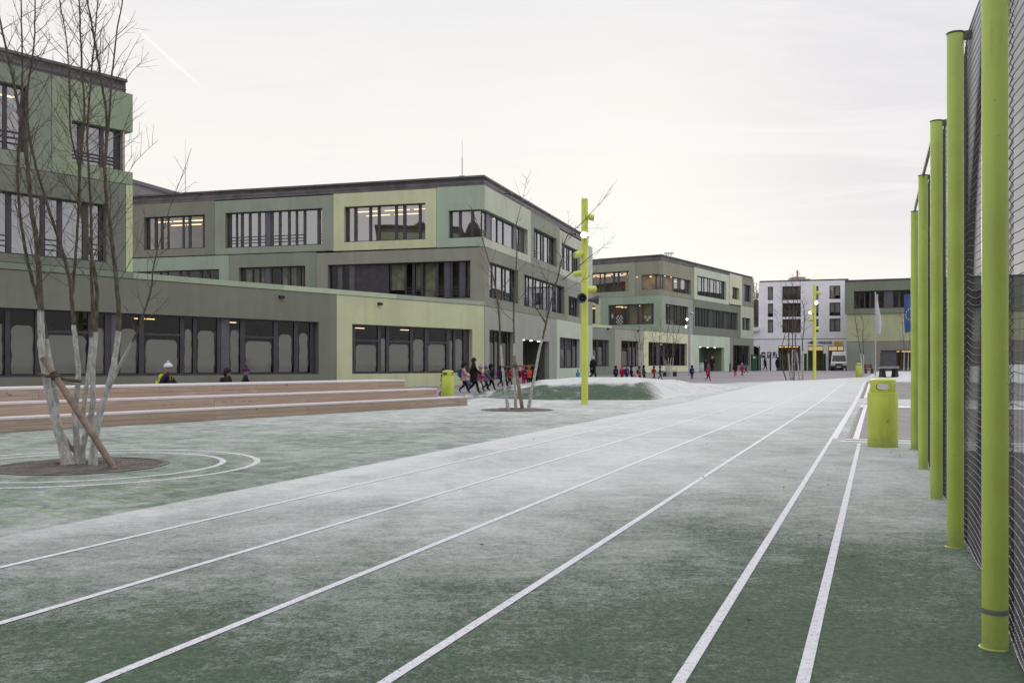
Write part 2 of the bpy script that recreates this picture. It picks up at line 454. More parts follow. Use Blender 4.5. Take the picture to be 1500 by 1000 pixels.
# top storey, yard side
panel(mid, FR, 710, 777.6, 710, 271.3, 361, PALE, [W(710,773,306.4,348.9,ur=710,segs=[('g',711,717.5),('p',718,723),('g',726.5,734),('g',735,743),('g',744,756.5),('p',757.5,761),('g',762,765.5)],rails=1,seed=10,corner=710)], jl=.0)
panel(mid, FR, 777.6, 820, 777.6, 310.3, 388, (108,114,98), [W(782,815.5,333,378,seed=11,rails=1,pitch=.9)])
panel(mid, FR, 820, 868, 820, 336, 404, (146,151,130), [W(823,850,355,393.6,seed=12,rails=1,pitch=.9)])
# first floor, yard side
panel(mid, FR, 710, 831, 710, 361, 448, (104,107,93), [W(717,759,383,436,seed=13,rails=1,pitch=1.0), W(768,827,401.5,448.3,seed=14,rails=1,pitch=1.0)], jl=.0)
panel(mid, FR, 831, 868, 831, 407, 470, (114,118,108), [W(833,849,433,461.6,seed=15,pitch=.8)])
# ground floor, yard side
panel(mid, FR, 710, 815.5, 710, 448, 562, (120,123,113), [W(717,753,482.5,556,seed=16,low=1,film=1,pitch=1.5), W(766,804.5,496.8,560,frame=False)], jl=.02, zb=.0)
panel(mid, FR, 815.5, 868, 815.5, 467, 552, (142,154,133), [W(820,849.5,493.6,539,segs=[('g',822,824.5),('t',826,832),('t',835.5,842.5),('g',844,848.5)],seed=17,low=1,film=1)], zb=.0)
# recessed entrance of the middle block
def porch(parent, fac, u0, u1, ur, vt, color, dep=2.6, zb=.0, spots=3, sign=None):
    a, b, _, zt = fac.rect(u0, u1, ur, vt, 560); mb = MB(); P = fac.P
    zb2 = zb
    mb.add([P(a,zb2,.34),P(a,zb2,dep),P(a,zt,dep),P(a,zt,.34),P(b,zb2,.34),P(b,zb2,dep),P(b,zt,dep),P(b,zt,.34)],
           [(0,1,2,3),(7,6,5,4),(1,5,6,2),(3,2,6,7)])
    o = mb.build('porch', facade(*color), parent)
    sp = MB()
    for i in range(spots):
        c = P(lerp(a, b, (i+.35)/spots*.85), zt-.03, .18)
        sp.lathe([(.10,-.03),(.11,.0),(.11,.028)], 14, c)
    sp.build('soffit_light', M['spot'], o)
    if sign:
        s0, z0 = sign; sg = MB()
        grid_slab(sg, fac, [s0-.16, s0+.16, z0-.35, z0+.35], [], dep-.05, dep-.012)
        grid_slab(sg, fac, [s0-.05, s0+.05, z0-.05, z0+.12], [], dep-.056, dep-.051, 1)
        sg.build('notice', [M['white'], M['frame']], o)
M['spot'] = emit('soffit_lamp', (1, .9, .72, 1), 3.0)
porch(mid, FR, 766, 804.5, 766, 496.8, (72,74,66), sign=(FR.s(776), 2.2))
zr = FL.z(710, 256); zf = FL.z(710, 270.6)
def vadd(p, d, k): return (p[0]+d.x*k, p[1]+d.y*k)
pL = vadd(C2, FL.d, 31); pR = vadd(C2, FR.d, 27.5); pB = vadd(pL, FR.d, 27.5)
ins = lambda p, k: (p[0]+(FL.d.x+FR.d.x)*k, p[1]+(FL.d.y+FR.d.y)*k)
roof(mid, [ins(C2, .10), vadd(pL, FR.d, .1), pB, vadd(pR, FL.d, .1)], zr, zf-.02)
back_walls(mid, [vadd(vadd(pR, FL.d, .3), FR.d, -.2), pB, pL], 0, zf, OLIVE)
cam_dome = MB()
for u, v in ((739, 284), (836, 343)):
    a = FR.s(u); z = FR.z(u, v)
    cam_dome.tube([FR.P(a, z, 0), FR.P(a, z, -.35)], .04, 6); cam_dome.lathe([(.05,-.12),(.12,-.05),(.12,.04),(.03,.08)], 10, FR.P(a, z, -.38))
cam_dome.build('roof_spotlight', M['frame'], mid)

# low wing
wing = empty('school_wing', (FW.P(-12, 0).x, FW.P(-12, 0).y, 0), 'long single-storey olive and yellow-green wing with film-covered windows behind the wooden tiers', 'building')
WS = [('g',-78,-62),('t',-58,-30),('g',-26,-14),('g',-8,12),('g',19.5,56),('t',71,134),('g',145,158.5),('p',167,179),('g',180,208.5),('t',216,269),('g',274.5,288),('g',293,323),('p',328.5,341),('g',341.5,357),('t',364,406),('g',412.5,436),('g',442,459.5)]
zj = FW.z(480, 430.3)
# the wall runs on to the left of the picture
sl = FW.s(-150)
panel(wing, FW, -150, 493, 480, 430.3, 560, (93,96,82), [W(-82,467,450,552.5,ur=0,segs=WS,low=1,film=1,seed=21,depth=5)], zb=-.05)
panel(wing, FW, 493, 709.6, 493, 431.5, 560, (146,152,108), [W(516,692,474.3,547.6,segs=[('g',517.3,521.5),('t',525.4,558.5),('g',563.3,571),('t',575,605.7),('g',610,627.3),('t',632.3,659),('g',663.5,669.3),('g',672,684)],low=1,film=1,seed=22,depth=5)], zb=-.05, zt=zj)
cols = [(-150,194.5,(96,108,90)),(194.5,415,(118,134,108)),(415,581,(136,150,118)),(581,710,(117,129,108))]
for a, b, c in cols:
    r = FW.rect(a, b, 480, 423, 430.3); mb = MB()
    grid_slab(mb, FW, [r[0]+.006, r[1]-.006, zj+.012, zj+.25], [], -.025, .36)
    mb.build('coping', facade(*c), wing)
cap = zj+.20
e0 = FW.P(sl, 0, .3); e1 = FW.P(-.3, 0, .3); bk = vadd(C2, FL.d, 26)
mb = MB(); mb.prism([(e0.x, e0.y), (e1.x, e1.y), vadd(vadd(C2, FL.d, .5), FL.n, -.02), vadd(bk, FL.n, -.02), (e0.x-14, e0.y+14)], cap-.35, cap-.15)
mb.build('roof', M['roof'], wing)
mb = MB()
for u, v in ((411.5, 435), (555.7, 445)):
    mb.obox(FW.P(FW.s(u), FW.z(u, v), -.05), FW.d, FW.n, (0,0,1), .13, .08, .06)
mb.build('wall_light', M['dark'], wing)

# near block standing on the wing
near = empty('school_building', (FW.P(FW.s(100), 0).x, FW.P(FW.s(100), 0).y, 4.9), 'nearest green concrete block above the low wing, behind the large white-stemmed tree', 'building')
zb0 = zj+.26
GA = (101,112,93); GB = (110,125,96)
zf1 = FW.z(194, 271.5)                                     # joint between the two upper storeys
zt1 = FW.z(194, 138)
z2b = FW.z(194, 190)
zs = FW.z(178, 252)
panel(near, FW, -150, 76, 40, 110, 250, GA, [W(-60,42,128,225,ur=42,segs=gl((-52,-36),(-30,-8),(-4,9),(15,36)),rails=1,seed=31,lit=1,strips=3,refl='glass')], zb=zf1, zt=zt1)
wn = W(105.5,181,176,238,ur=105.5,segs=gl((107,119),(126.5,151),(157,172.5)),rails=1,seed=32,refl='glass')
h = fr = FW.rect(105.5,181,105.5,176,238)
panel(near, FW, 76, 194.5, 194, 138, 190, GB, [], zb=h[3], zt=zt1, jr=0)
panel(near, FW, 76, 105.5, 100, 180, 260, GB, [], zb=h[2], zt=h[3]+.024, jr=0)
window(near, FW, wn)
panel(near, FW, 76, 194.5, 194, 250, 272, (106,122,92), [], zb=zf1, zt=h[2]+.024, jr=0)
mb = MB(); grid_slab(mb, FW, [FW.s(181)+.004, FW.s(183.2), h[2]+.02, h[3]], [], .04, 4.0); mb.build('corner_post', facade(150,134,132), near)
panel(near, FW, -150, 184.5, 155, 285, 400, (90,97,82), [W(-100,156,300,384.5,ur=156,segs=gl((-90,-70),(-60,-20),(-16,13.5),(21.5,64),(71,89),(96,126),(134.5,149.5)),rails=1,seed=33,refl='glass')], zb=zb0, zt=zf1)
mb = MB(); P0 = FW.P(FW.s(184.5), 0)
grid_slab(mb, FW, [FW.s(184.5)+.012, FW.s(194.5), zb0+.01, zf1-.01], [], .01, .34); mb.build('corner_pier', facade(150,158,112), near)
zrt = FW.z(187, 114.5)
q0 = FW.P(sl, 0, .25); q1 = FW.P(FW.s(189), 0, .25); q2 = FW.P(FW.s(189), 0, 7); q3 = FW.P(sl, 0, 7)
roof(near, [(q0.x,q0.y),(q1.x,q1.y),(q2.x,q2.y),(q3.x,q3.y)], zrt, zt1-.01)
w1 = FW.P(FW.s(184), 0, .4); w2 = FW.P(FW.s(184), 0, 6.8); w3 = FW.P(sl, 0, 6.8); w4 = FW.P(sl, 0, .4)
mb = MB(); grid_slab(mb, FW, [FW.s(185)-.02, FW.s(194.5)-.02, zb0, zf1-.02], [], .36, 6.8); mb.build('wall', facade(*GA), near)
mb = MB(); grid_slab(mb, FW, [FW.s(185), FW.s(194.5)-.005, h[3]+.02, zt1-.02], [], .36, 6.8); mb.build('wall', facade(*GB), near)
mb = MB(); grid_slab(mb, FW, [FW.s(181), FW.s(183.3), zf1, h[3]+.3], [], 4.05, 6.8); mb.build('wall', facade(*GA), near)
back_walls(near, [(w2.x,w2.y),(w3.x,w3.y),(w4.x,w4.y)], zb0, zt1, GA)

# grey saw-edged roof behind the near block
bar_b = empty('rear_building', (px(235, 92), 92, .4), 'grey metal-roofed building peeping over the middle block beside the near block', 'building')
mb = MB(); A = pt(150, 248, 92); B = pt(272, 283, 92)
mb.hexa([(A.x,92,.4),(B.x,92,.4),(B.x,104,.4),(A.x,104,.4),A-Vector((0,0,.5)),B-Vector((0,0,.5)),(B.x,104,B.z-.5),(A.x,104,A.z-.5)])
mb.build('wall', facade(104,100,108), bar_b)
mb = MB(); d = (B-A).normalized(); up = Vector((0,0,1))
mb.obox((A+B)/2+Vector((0,6,-.38)), d, (0,1,0), d.cross(Vector((0,1,0))), (B-A).length/2, 6.2, .10)
for i in range(44):
    c = lerp(0, 1, (i+.5)/44); q = A.lerp(B, c)
    mb.obox(q+Vector((0,6,-.22)), d, (0,1,0), d.cross(Vector((0,1,0))), .09, 6.25, .09)
mb.build('roof', M['steel_dark'] if 'steel_dark' in M else plain('grey_roof_sheet', (.22,.21,.24,1), .4, .3), bar_b)
for u, v0, v1, Y, lb in ((271.5, 204, 290, 82, 'thin lightning rod standing on the roof left of the middle block'), (677, 205, 262, 66, 'thin lightning rod standing on the middle block roof near its corner')):
    mb = MB(); a = pt(u, v1, Y); b = pt(u, v0, Y)
    mb.tube([a, a.lerp(b, .55), a.lerp(b, .56), b], [.035, .035, .018, .012], 6)
    mb.obox(a+Vector((0,0,.1)), (1,0,0), (0,1,0), (0,0,1), .2, .2, .1)
    tag(mb.build('lightning_rod', M['steel']), lb, 'lightning rod', 'lightning rods on the roofs')
# ------------------------------------------------------------------ farther school block
C3 = (px(969.5, 94.7), 94.7)
GL = Fac(C3, ((-1220-CX)/F, 1.0)); GR = Fac(C3, ((1610-CX)/F, 1.0))
zg = GR.z(943, 484.5)
far = empty('school_building', (C3[0], C3[1], .6), 'farther green school block with a corner window, beyond the lamp pole with horn speakers', 'building')
panel(far, GL, 800, 930.5, 930.5, 384.2, 434.3, (110,117,99), [W(830,921,396.5,426.2,ur=921,segs=gl((834,846),(850,858),(862.5,864),(866.5,876.5),(878,882.8),(884.7,896.4),(899,903),(905.5,916),(918,920.6)),lit=1,seed=41,depth=5,strips=4)])
panel(far, GL, 930.5, 969.5, 969.5, 381.5, 431.5, (106,106,90), [W(940,969.5,402.6,424.6,segs=gl((943,949),(950.5,958.5),(960.5,966.5)),lit=1,seed=42,corner=969.5,strips=2,depth=3)], jl=0)
panel(far, GL, 800, 880, 880, 434, 480, (140,146,110), [W(850,872,447.5,474,ur=872,lit=1,seed=43,pitch=1.2)])
panel(far, GL, 880, 969.5, 969.5, 431.5, 486, (108,128,108), [W(891,957.5,446.9,476.3,segs=gl((893,897.8),(899.7,911.3),(912.8,916.5),(919.2,931.6),(934.2,939),(940.8,953)),lit=1,seed=44,depth=5,strips=4)], jl=0, zb=zg)
panel(far, GR, 969.5, 1017, 969.5, 381.5, 431.5, (112,112,94), [W(969.5,1012,402,424.5,segs=[('g',971,973.5),('p',974,977),('g',979,985.5),('g',987,989),('g',990.5,996.5),('g',998,999.5),('g',1000.5,1007)],seed=45,corner=969.5,lit=1,refl='glass',strips=2)], jl=0)
panel(far, GR, 1017, 1068, 1017, 391, 438, (148,158,136), [W(1021.5,1063.5,403.4,432.2,seed=46,pitch=1.1)])
panel(far, GR, 1068, 1086, 1068, 400.3, 445, (158,160,128), [W(1071.5,1082,420,437.6,seed=47,pitch=.8)], proud=.10)
panel(far, GR, 1086, 1104, 1086, 404.3, 447.5, (108,112,98), [W(1089,1100,416,441,seed=48,pitch=.8)])
panel(far, GR, 969.5, 1015, 969.5, 431.5, 482, (118,126,114), [W(975,1008.5,444.7,474.8,seed=49,pitch=1.0,lit=1,refl='glass')], jl=0, zb=zg)
panel(far, GR, 1015, 1085, 1015, 437.4, 484.5, (94,101,87), [W(1018,1080.5,449.7,477.6,segs=[('g',1019,1023),('g',1025,1027),('g',1027.8,1032),('g',1034.5,1036),('g',1037,1040.5),('p',1041.5,1045.5),('g',1048,1053),('g',1055,1057),('g',1058.5,1062.5),('p',1063,1067),('g',1069.5,1075)],seed=50)], zb=zg)
panel(far, GR, 1085, 1104, 1085, 447.5, 489, (140,150,128), [W(1087.3,1099.5,464.7,483,seed=51,pitch=.8)], zb=zg)
# ground floor: single-storey part and block in one line
def low_panel(u0, u1, color, wins=(), zt=zg): return panel(far, GR, u0, u1, u0, 480, 545, color, wins, zb=.2, zt=zt)
low_panel(858, 900.7, (101,109,95), [W(863,892,498,536.5,ur=892,segs=[('g',864,867),('t',868.5,877.5),('g',880,886.5)],low=1,film=1,seed=52)])
low_panel(900.7, 943, (124,126,111), [W(910,935.5,498.5,537,segs=[('g',911,913),('t',914.5,923),('g',925.5,929.5),('g',931.5,934.5)],low=1,film=1,seed=53)])
low_panel(943, 1015, (163,167,124), [W(950,1006.5,500.6,535.6,segs=[('g',951,959),('g',961,964.5),('p',965,968.5),('g',970,974.5),('g',977.5,988),('g',990.5,998.5),('g',1001,1005)],low=1,seed=54)])
low_panel(1015, 1069, (146,160,140), [W(1024,1061,507.6,548,frame=False)])
low_panel(1069, 1104, (106,112,98), [W(1074,1098.5,505.2,535,low=1,seed=55,pitch=1.0)])
porch(far, GR, 1024, 1061, 1024, 507.6, (92,104,78), zb=.3)
for a, b, c in ((858,896,(150,156,112)),(896,943,(112,114,100))):
    r = GR.rect(a, b, 943, 480, 484); mb = MB()
    grid_slab(mb, GR, [r[0]+.006, r[1]-.006, zg+.012, zg+.25], [], -.02, .36); mb.build('coping', facade(*c), far)
mb = MB()
for u, v in ((890, 481.5), (934, 484.3)): mb.obox(GR.P(GR.s(u), GR.z(u, v), -.06), GR.d, GR.n, (0,0,1), .14, .09, .07)
mb.build('wall_light', M['dark'], far)
k0 = GR.P(GR.s(858), 0, .3); k1 = GR.P(-.4, 0, .3)
kk = vadd(C3, GL.d, 16)
mb = MB(); mb.prism([(k0.x,k0.y),(k1.x,k1.y),vadd(vadd(C3,GL.d,.6),GL.n,-.02),vadd(kk,GL.n,-.02)], zg-.1, zg+.05); mb.build('roof', M['roof'], far)
zr3 = GL.z(969.5, 372.2); zf3 = GL.z(969.5, 382)
gl_, gr_ = 20, GR.s(1102.5)
qL = vadd(C3, GL.d, gl_); qR = vadd(C3, GR.d, gr_); qB = vadd(qL, GR.d, gr_)
roof(far, [vadd(vadd(C3, GL.d, .1), GR.d, .1), qL, qB, qR], zr3, zf3-.02)
e = GR.P(GR.s(1104)-.3, 0, .36)
back_walls(far, [(e.x, e.y), vadd(vadd(C3, GR.d, gr_), GL.d, gl_), vadd(C3, GL.d, gl_-.3)], .2, zf3, GREY)
mb = MB(); q = pt(979, 372.5, 96)
for i in range(3): mb.tube([q+Vector((i*.25-.2,0,-.3)), q+Vector((i*.25-.2,0,.25))], .05, 6)
mb.obox(q+Vector((.05,0,.12)), (1,0,0), (0,1,0), (0,0,1), .5, .15, .07); mb.build('roof_camera', M['white'], far)
# children's pictures on the first-floor panes
chk = MB(); a0 = GL.s(910.5); a1 = GL.s(900.5); z0 = GL.z(905, 475.5); z1 = GL.z(905, 461.5)
a0, a1 = min(a0, a1), max(a0, a1)
for i in range(5):
    for j in range(5):
        grid_slab(chk, GL, [lerp(a0,a1,i/5), lerp(a0,a1,(i+1)/5), lerp(z0,z1,j/5), lerp(z0,z1,(j+1)/5)], [], REV+.05, REV+.07, (i+j) % 2)
chk.build('window_picture', [M['dark'], M['white']], far)
chk = MB()
for (u0, u1, v0, v1) in ((941.5,945,462.5,466),(945,948,466,470),(948,951.5,462.5,466.5),(893.6,896.5,460,466)):
    r = GL.rect(u0, u1, u0, v0, v1); grid_slab(chk, GL, r, [], REV+.05, REV+.06)
chk.build('window_picture', M['white'], far)

# ------------------------------------------------------------------ white apartment house
WP = (px(1103, 136.4), 136.4); WQ = (px(1243, 132.4), 132.4)
FH = Fac(WP, (WQ[0]-WP[0], WQ[1]-WP[1]))
M['render'] = plain('white_render', C(203,202,211,1.40), .85, 0, .05, 1.0)
house = empty('apartment_house', (WP[0]+6, WP[1]+2, .47), 'white four-storey apartment house with loggias and a press shop at street level', 'building')
zt = FH.z(1113, 413.6); zm = FH.z(1113, 497); zl = FH.z(1103, 485)
def hslab(r, holes, d0, d1, mat, name): mb = MB(); grid_slab(mb, FH, r, holes, d0, d1); return mb.build(name, mat, house)
rows = [(420, 439.6), (444.6, 464.2), (468, 487.2)]
hs = []
def hwin(u0, u1, vt, vb, **k):
    w = W(u0, u1, vt, vb, **k); hs.append(window(house, FH, w))
REV = .20
for i, (a, b) in enumerate(rows):
    hwin(1124.7, 1132.5, a, b, seed=60+i, pitch=1.6, curtain=2, refl='glass_lit', depth=3, rev=.15)  # pale sheets behind these panes stand in for mirrored sky
    hwin(1191, 1199, a-1, b-1, seed=63+i, pitch=1.6, curtain=2, refl='glass_lit', depth=3, rev=.15)
    hwin(1215, 1231, a-1.4, b-1.6, seed=66+i, segs=gl((1216,1222.2),(1223.8,1230.2)), depth=3, rev=.15, curtain=2, refl='glass_lit')
lg = []
for i, (a, b) in enumerate(rows):
    hwin(1146, 1173, a-.6, b, seed=70+i, segs=gl((1147,1152),(1153.5,1158.5),(1160,1165.5),(1167,1172)), depth=3, rev=1.3 if i else .6, refl='glass', curtain=2 if i == 0 else 1)
    lg.append(hs[-1])
hslab([FH.s(1112.5), FH.s(1243), zm+.06, zt], hs, 0, .3, M['render'], 'wall')
mb = MB()
for r in lg:                                               # loggia cheeks, slab and glass balustrade
    grid_slab(mb, FH, [r[0]-.1, r[0], r[2], r[3]], [], .3, 1.4); grid_slab(mb, FH, [r[1], r[1]+.1, r[2], r[3]], [], .3, 1.4)
    grid_slab(mb, FH, [r[0]-.1, r[1]+.1, r[2]-.15, r[2]], [], .3, 1.4); grid_slab(mb, FH, [r[0]-.1, r[1]+.1, r[3], r[3]+.15], [], .3, 1.4)
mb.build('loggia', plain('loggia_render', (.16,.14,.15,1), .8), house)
for i, r in enumerate(lg):
    mb = MB(); grid_slab(mb, FH, [r[0]+.03, r[1]-.03, r[2]+.05, r[2]+.85], [], .05, .07); bal = mb.build('balustrade', M['balu'] if 'balu' in M else M['glass'], house)
    mb = MB(); grid_slab(mb, FH, [r[0]+.01, r[1]-.01, r[2]+.86, r[2]+.91], [], .03, .09); mb.build('handrail', M['frame'], bal)
shops = [W(1140,1172.5,506.5,543,seed=75,low=1,pitch=1.6,lit=1,strips=3), W(1183.5,1206,506.5,543,seed=76,low=1,pitch=2.2,lit=1), W(1213.5,1236,506.5,543,seed=77,low=1,pitch=2.2,lit=1), W(1104,1113,507,543,seed=78,low=1,pitch=1.2)]
hh = [window(house, FH, w) for w in shops]
hslab([FH.s(1090), FH.s(1243), .3, zm-.06], hh, 0, .3, M['render'], 'wall')
hslab([FH.s(1090), FH.s(1243), zm-.06, zm+.06], [], .05, .3, plain('grey_string_course', (.22,.22,.25,1), .7), 'string_course')
hslab([FH.s(1088), FH.s(1112.5), zm+.06, zl], [], 0, .3, M['render'], 'wall')
hslab([FH.s(1098), FH.s(1112.2), zl+.02, FH.z(1103, 479.3)], [], -.6, 1.2, M['white'], 'balcony')
mb = MB()
for i in range(3):
    for u0, u1 in ((1115.3,1121.2),(1123.6,1130),(1132,1138)): pass
for u0, u1 in ((1115.3,1121.2),(1123.6,1130),(1132,1138)):
    r = FH.rect(u0, u1, u0, 515.5, 524); grid_slab(mb, FH, r, [], -.04, -.004, 0)
    for k in range(4):
        x = lerp(r[0], r[1], R.uniform(.1,.7)); z = lerp(r[2], r[3], R.uniform(.1,.7))
        grid_slab(mb, FH, [x, x+.16, z, z+.2], [], -.046, -.042, 1)
mb.build('poster', [plain('dark_poster', (.05,.05,.07,1), .5, 0, .5, 9), M['white']], house)
rf = MB(); a = FH.P(FH.s(1112.5), 0, 0); b = FH.P(FH.s(1243), 0, 0); c = FH.P(FH.s(1243), 0, 11); d = FH.P(FH.s(1112.5), 0, 11)
rf.prism([(a.x,a.y),(b.x,b.y),(c.x,c.y),(d.x,d.y)], zt, zt+.22); rfo = rf.build('roof', M['fascia'], house)
mb = MB(); a = pt(1162, 412, 139); b = pt(1180, 405.5, 139)
mb.box(a.x, b.x, 139, 141.5, zt+.22, b.z); mb.box(b.x, b.x+.8, 139.2, 141, zt+.22, b.z-.25)
mb.build('vent_housing', plain('roof_plant', (.42,.39,.36,1), .7), rfo)
mb = MB(); a = pt(1168, 412, 138.5); mb.lathe([(.14,-.1),(.14,1.72),(.17,1.72),(.17,1.8)], 10, (a.x, 138.5, zt+.2)); mb.build('chimney', plain('chimney_brick', (.35,.24,.2,1), .8), rfo)
bw = MB(); 
for p, q in ((b, c),): pass
back_walls(house, [(FH.P(FH.s(1242.7),0,.3).x, FH.P(FH.s(1242.7),0,.3).y), (c.x, c.y), (d.x, d.y), (FH.P(FH.s(1112.8),0,.3).x, FH.P(FH.s(1112.8),0,.3).y)], .3, zt, (190,190,200))
# shop lettering
def text_mesh(body, size, ext):
    cu = bpy.data.curves.new('lettering', 'FONT'); cu.body = body; cu.size = size; cu.extrude = ext; cu.offset = .012*size; cu.resolution_u = 3
    ob = bpy.data.objects.new('lettering', cu); COL.objects.link(ob)
    bpy.context.view_layer.update()
    me = bpy.data.meshes.new_from_object(ob.evaluated_get(bpy.context.evaluated_depsgraph_get()))
    bpy.data.objects.remove(ob); return me
def place_text(body, fac, u0, u1, v0, v1, mat, parent, dep=-.06):
    r = fac.rect(u0, u1, u0, v0, v1); me = text_mesh(body, 1.0, .02)
    xs = [v.co.x for v in me.vertices]; ys = [v.co.y for v in me.vertices]
    sx = (r[1]-r[0])/(max(xs)-min(xs)); sy = (r[3]-r[2])/(max(ys)-min(ys)); x0, y0 = min(xs), min(ys); fl = fac.d.x < 0
    off = WL[parent.name]
    for v in me.vertices:
        v.co = fac.P(r[0]+(v.co.x-x0)*sx, r[2]+(v.co.y-y0)*sy, dep-v.co.z) - off
    me.materials.clear(); me.materials.append(mat); me.update()
    o = bpy.data.objects.new('shop_lettering', me); COL.objects.link(o); o.parent = parent; WL[o.name] = off; return o
place_text('PRESSE', FH, 1199, 1219, 499.8, 503.6, plain('dark_blue_letters', (.03,.03,.07,1), .5), house)
mb = MB(); r = FH.rect(1221, 1233.5, 1221, 499.2, 503.9)
grid_slab(mb, FH, r, [], -.16, -.01, 0); grid_slab(mb, FH, [r[0]+.12, r[1]-.5, r[2]+.13, r[2]+.24], [], -.166, -.161, 1)
mb.build('shop_sign', [plain('yellow_sign', C(222,178,50,1.1), .45, 0, .05), plain('red_stripe', (.45,.12,.03,1), .5)], house)
mb = MB(); c = FH.P(FH.s(1189.5), FH.z(1189.5, 501.6), -.05)
mb.lathe([(.26,-.04),(.26,.0)], 20, c, axis=-FH.n)
mb.obox(c, FH.d, FH.n, (0,0,1), .62, .03, .07); mb.build('shop_sign', plain('blue_sign_mark', (.08,.09,.2,1), .5), house)
mb = MB()
for u0, u1 in ((1184,1205.5),(1214,1235.5)):
    r = FH.rect(u0, u1, u0, 507.5, 513); grid_slab(mb, FH, r, [], .5, .56)
mb.build('shop_banner', emit('lit_shop_banner', (1,.72,.35,1), .55), house)
REV = .26

# dark house and winter crown glimpsed between the farther block and the white house
dh = empty('rear_building', (px(1105, 165), 165, .45), 'dark grey house with balconies in the gap left of the white apartment house', 'building')
FD = Fac((px(1085, 165), 165), (1, 0))
zz = FD.z(1105, 441); w_ = [W(1106.5, 1111.5, 449, 459.5, seed=80, pitch=1.4, depth=2), W(1106.5, 1111.5, 467, 478, seed=81, pitch=1.4, depth=2)]
hh = [window(dh, FD, w) for w in w_]
mb = MB(); grid_slab(mb, FD, [0, FD.s(1113), .4, zz], hh, 0, .3); mb.build('wall', plain('dark_render', (.15,.14,.17,1), .8), dh)
mb = MB(); mb.box(FD.p0.x, FD.P(FD.s(1113),0).x, 165, 176, zz, zz+.2); mb.build('roof', M['fascia'], dh)
back_walls(dh, [(FD.P(FD.s(1112.8),0).x, 165.4), (FD.P(FD.s(1112.8),0).x, 176), (FD.p0.x+.2, 176), (FD.p0.x+.2, 165.4)], .4, zz, (100,100,108))

# ------------------------------------------------------------------ sports hall at the far end
HP = (px(1239.5, 115.2), 115.2); HQ = (px(1336, 112.3), 112.3)
FS = Fac(HP, (HQ[0]-HP[0], HQ[1]-HP[1]))
hall = empty('sports_hall', (px(1300, 116), 116, .57), 'flat-roofed sports hall with dark green upper band at the far end of the yard', 'building')
u9 = 1640
a0, a9 = FS.s(1239.5), FS.s(u9)
zT = FS.z(1240, 413.5); z1 = FS.z(1240, 460); z2 = FS.z(1240, 500.6); zTT = FS.z(1240, 410.6)
wu = [W(1251,1344,426.6,452.2,segs=gl((1252,1258),(1259,1265.5),(1267.5,1273.5),(1276,1286),(1287,1294.5))+[('p',1295,1308)]+gl((1309,1316),(1318.5,1326),(1328,1334),(1336,1343)),seed=90,depth=5),
      W(1400,1470,426,452,ur=1400,seed=91,pitch=1.2)]
hh = [window(hall, FS, w) for w in wu]
def sslab(r, holes, d0, d1, color, name='wall_panel'): mb = MB(); grid_slab(mb, FS, r, holes, d0, d1); return mb.build(name, facade(*color), hall)
sslab([a0-.15, a9, z1, zT], hh, -.18, .34, (86,93,76))
sslab([a0+.05, a9, z2+.05, z1-.01], [], 0, .34, (126,130,92))
sslab([a0+.05, FS.s(1281), .3, z2], [], 0, .34, (97,106,97))
wd = [W(1289.5,1336,513,542.5,segs=[('p',1290,1313),('g',1314,1320),('g',1321,1327),('g',1328,1334)],low=1,seed=92,lit=1)]
hh = [window(hall, FS, w) for w in wd]
sslab([FS.s(1281)+.02, a9, .3, z2], hh, 0, .34, (100,97,86))
roof(hall, [(FS.P(a0-.1,0,-.1).x, FS.P(a0-.1,0,-.1).y), (FS.P(a9,0,-.1).x, FS.P(a9,0,-.1).y), (FS.P(a9,0,22).x, FS.P(a9,0,22).y), (FS.P(a0-.1,0,22).x, FS.P(a0-.1,0,22).y)], zTT+.02, zT-.01)
back_walls(hall, [(FS.P(a0+.2,0,.4).x, FS.P(a0+.2,0,.4).y), (FS.P(a0+.2,0,21.8).x, FS.P(a0+.2,0,21.8).y), (FS.P(a9,0,21.8).x, FS.P(a9,0,21.8).y), (FS.P(a9-.2,0,.4).x, FS.P(a9-.2,0,.4).y)], .3, zT, (90,96,80))
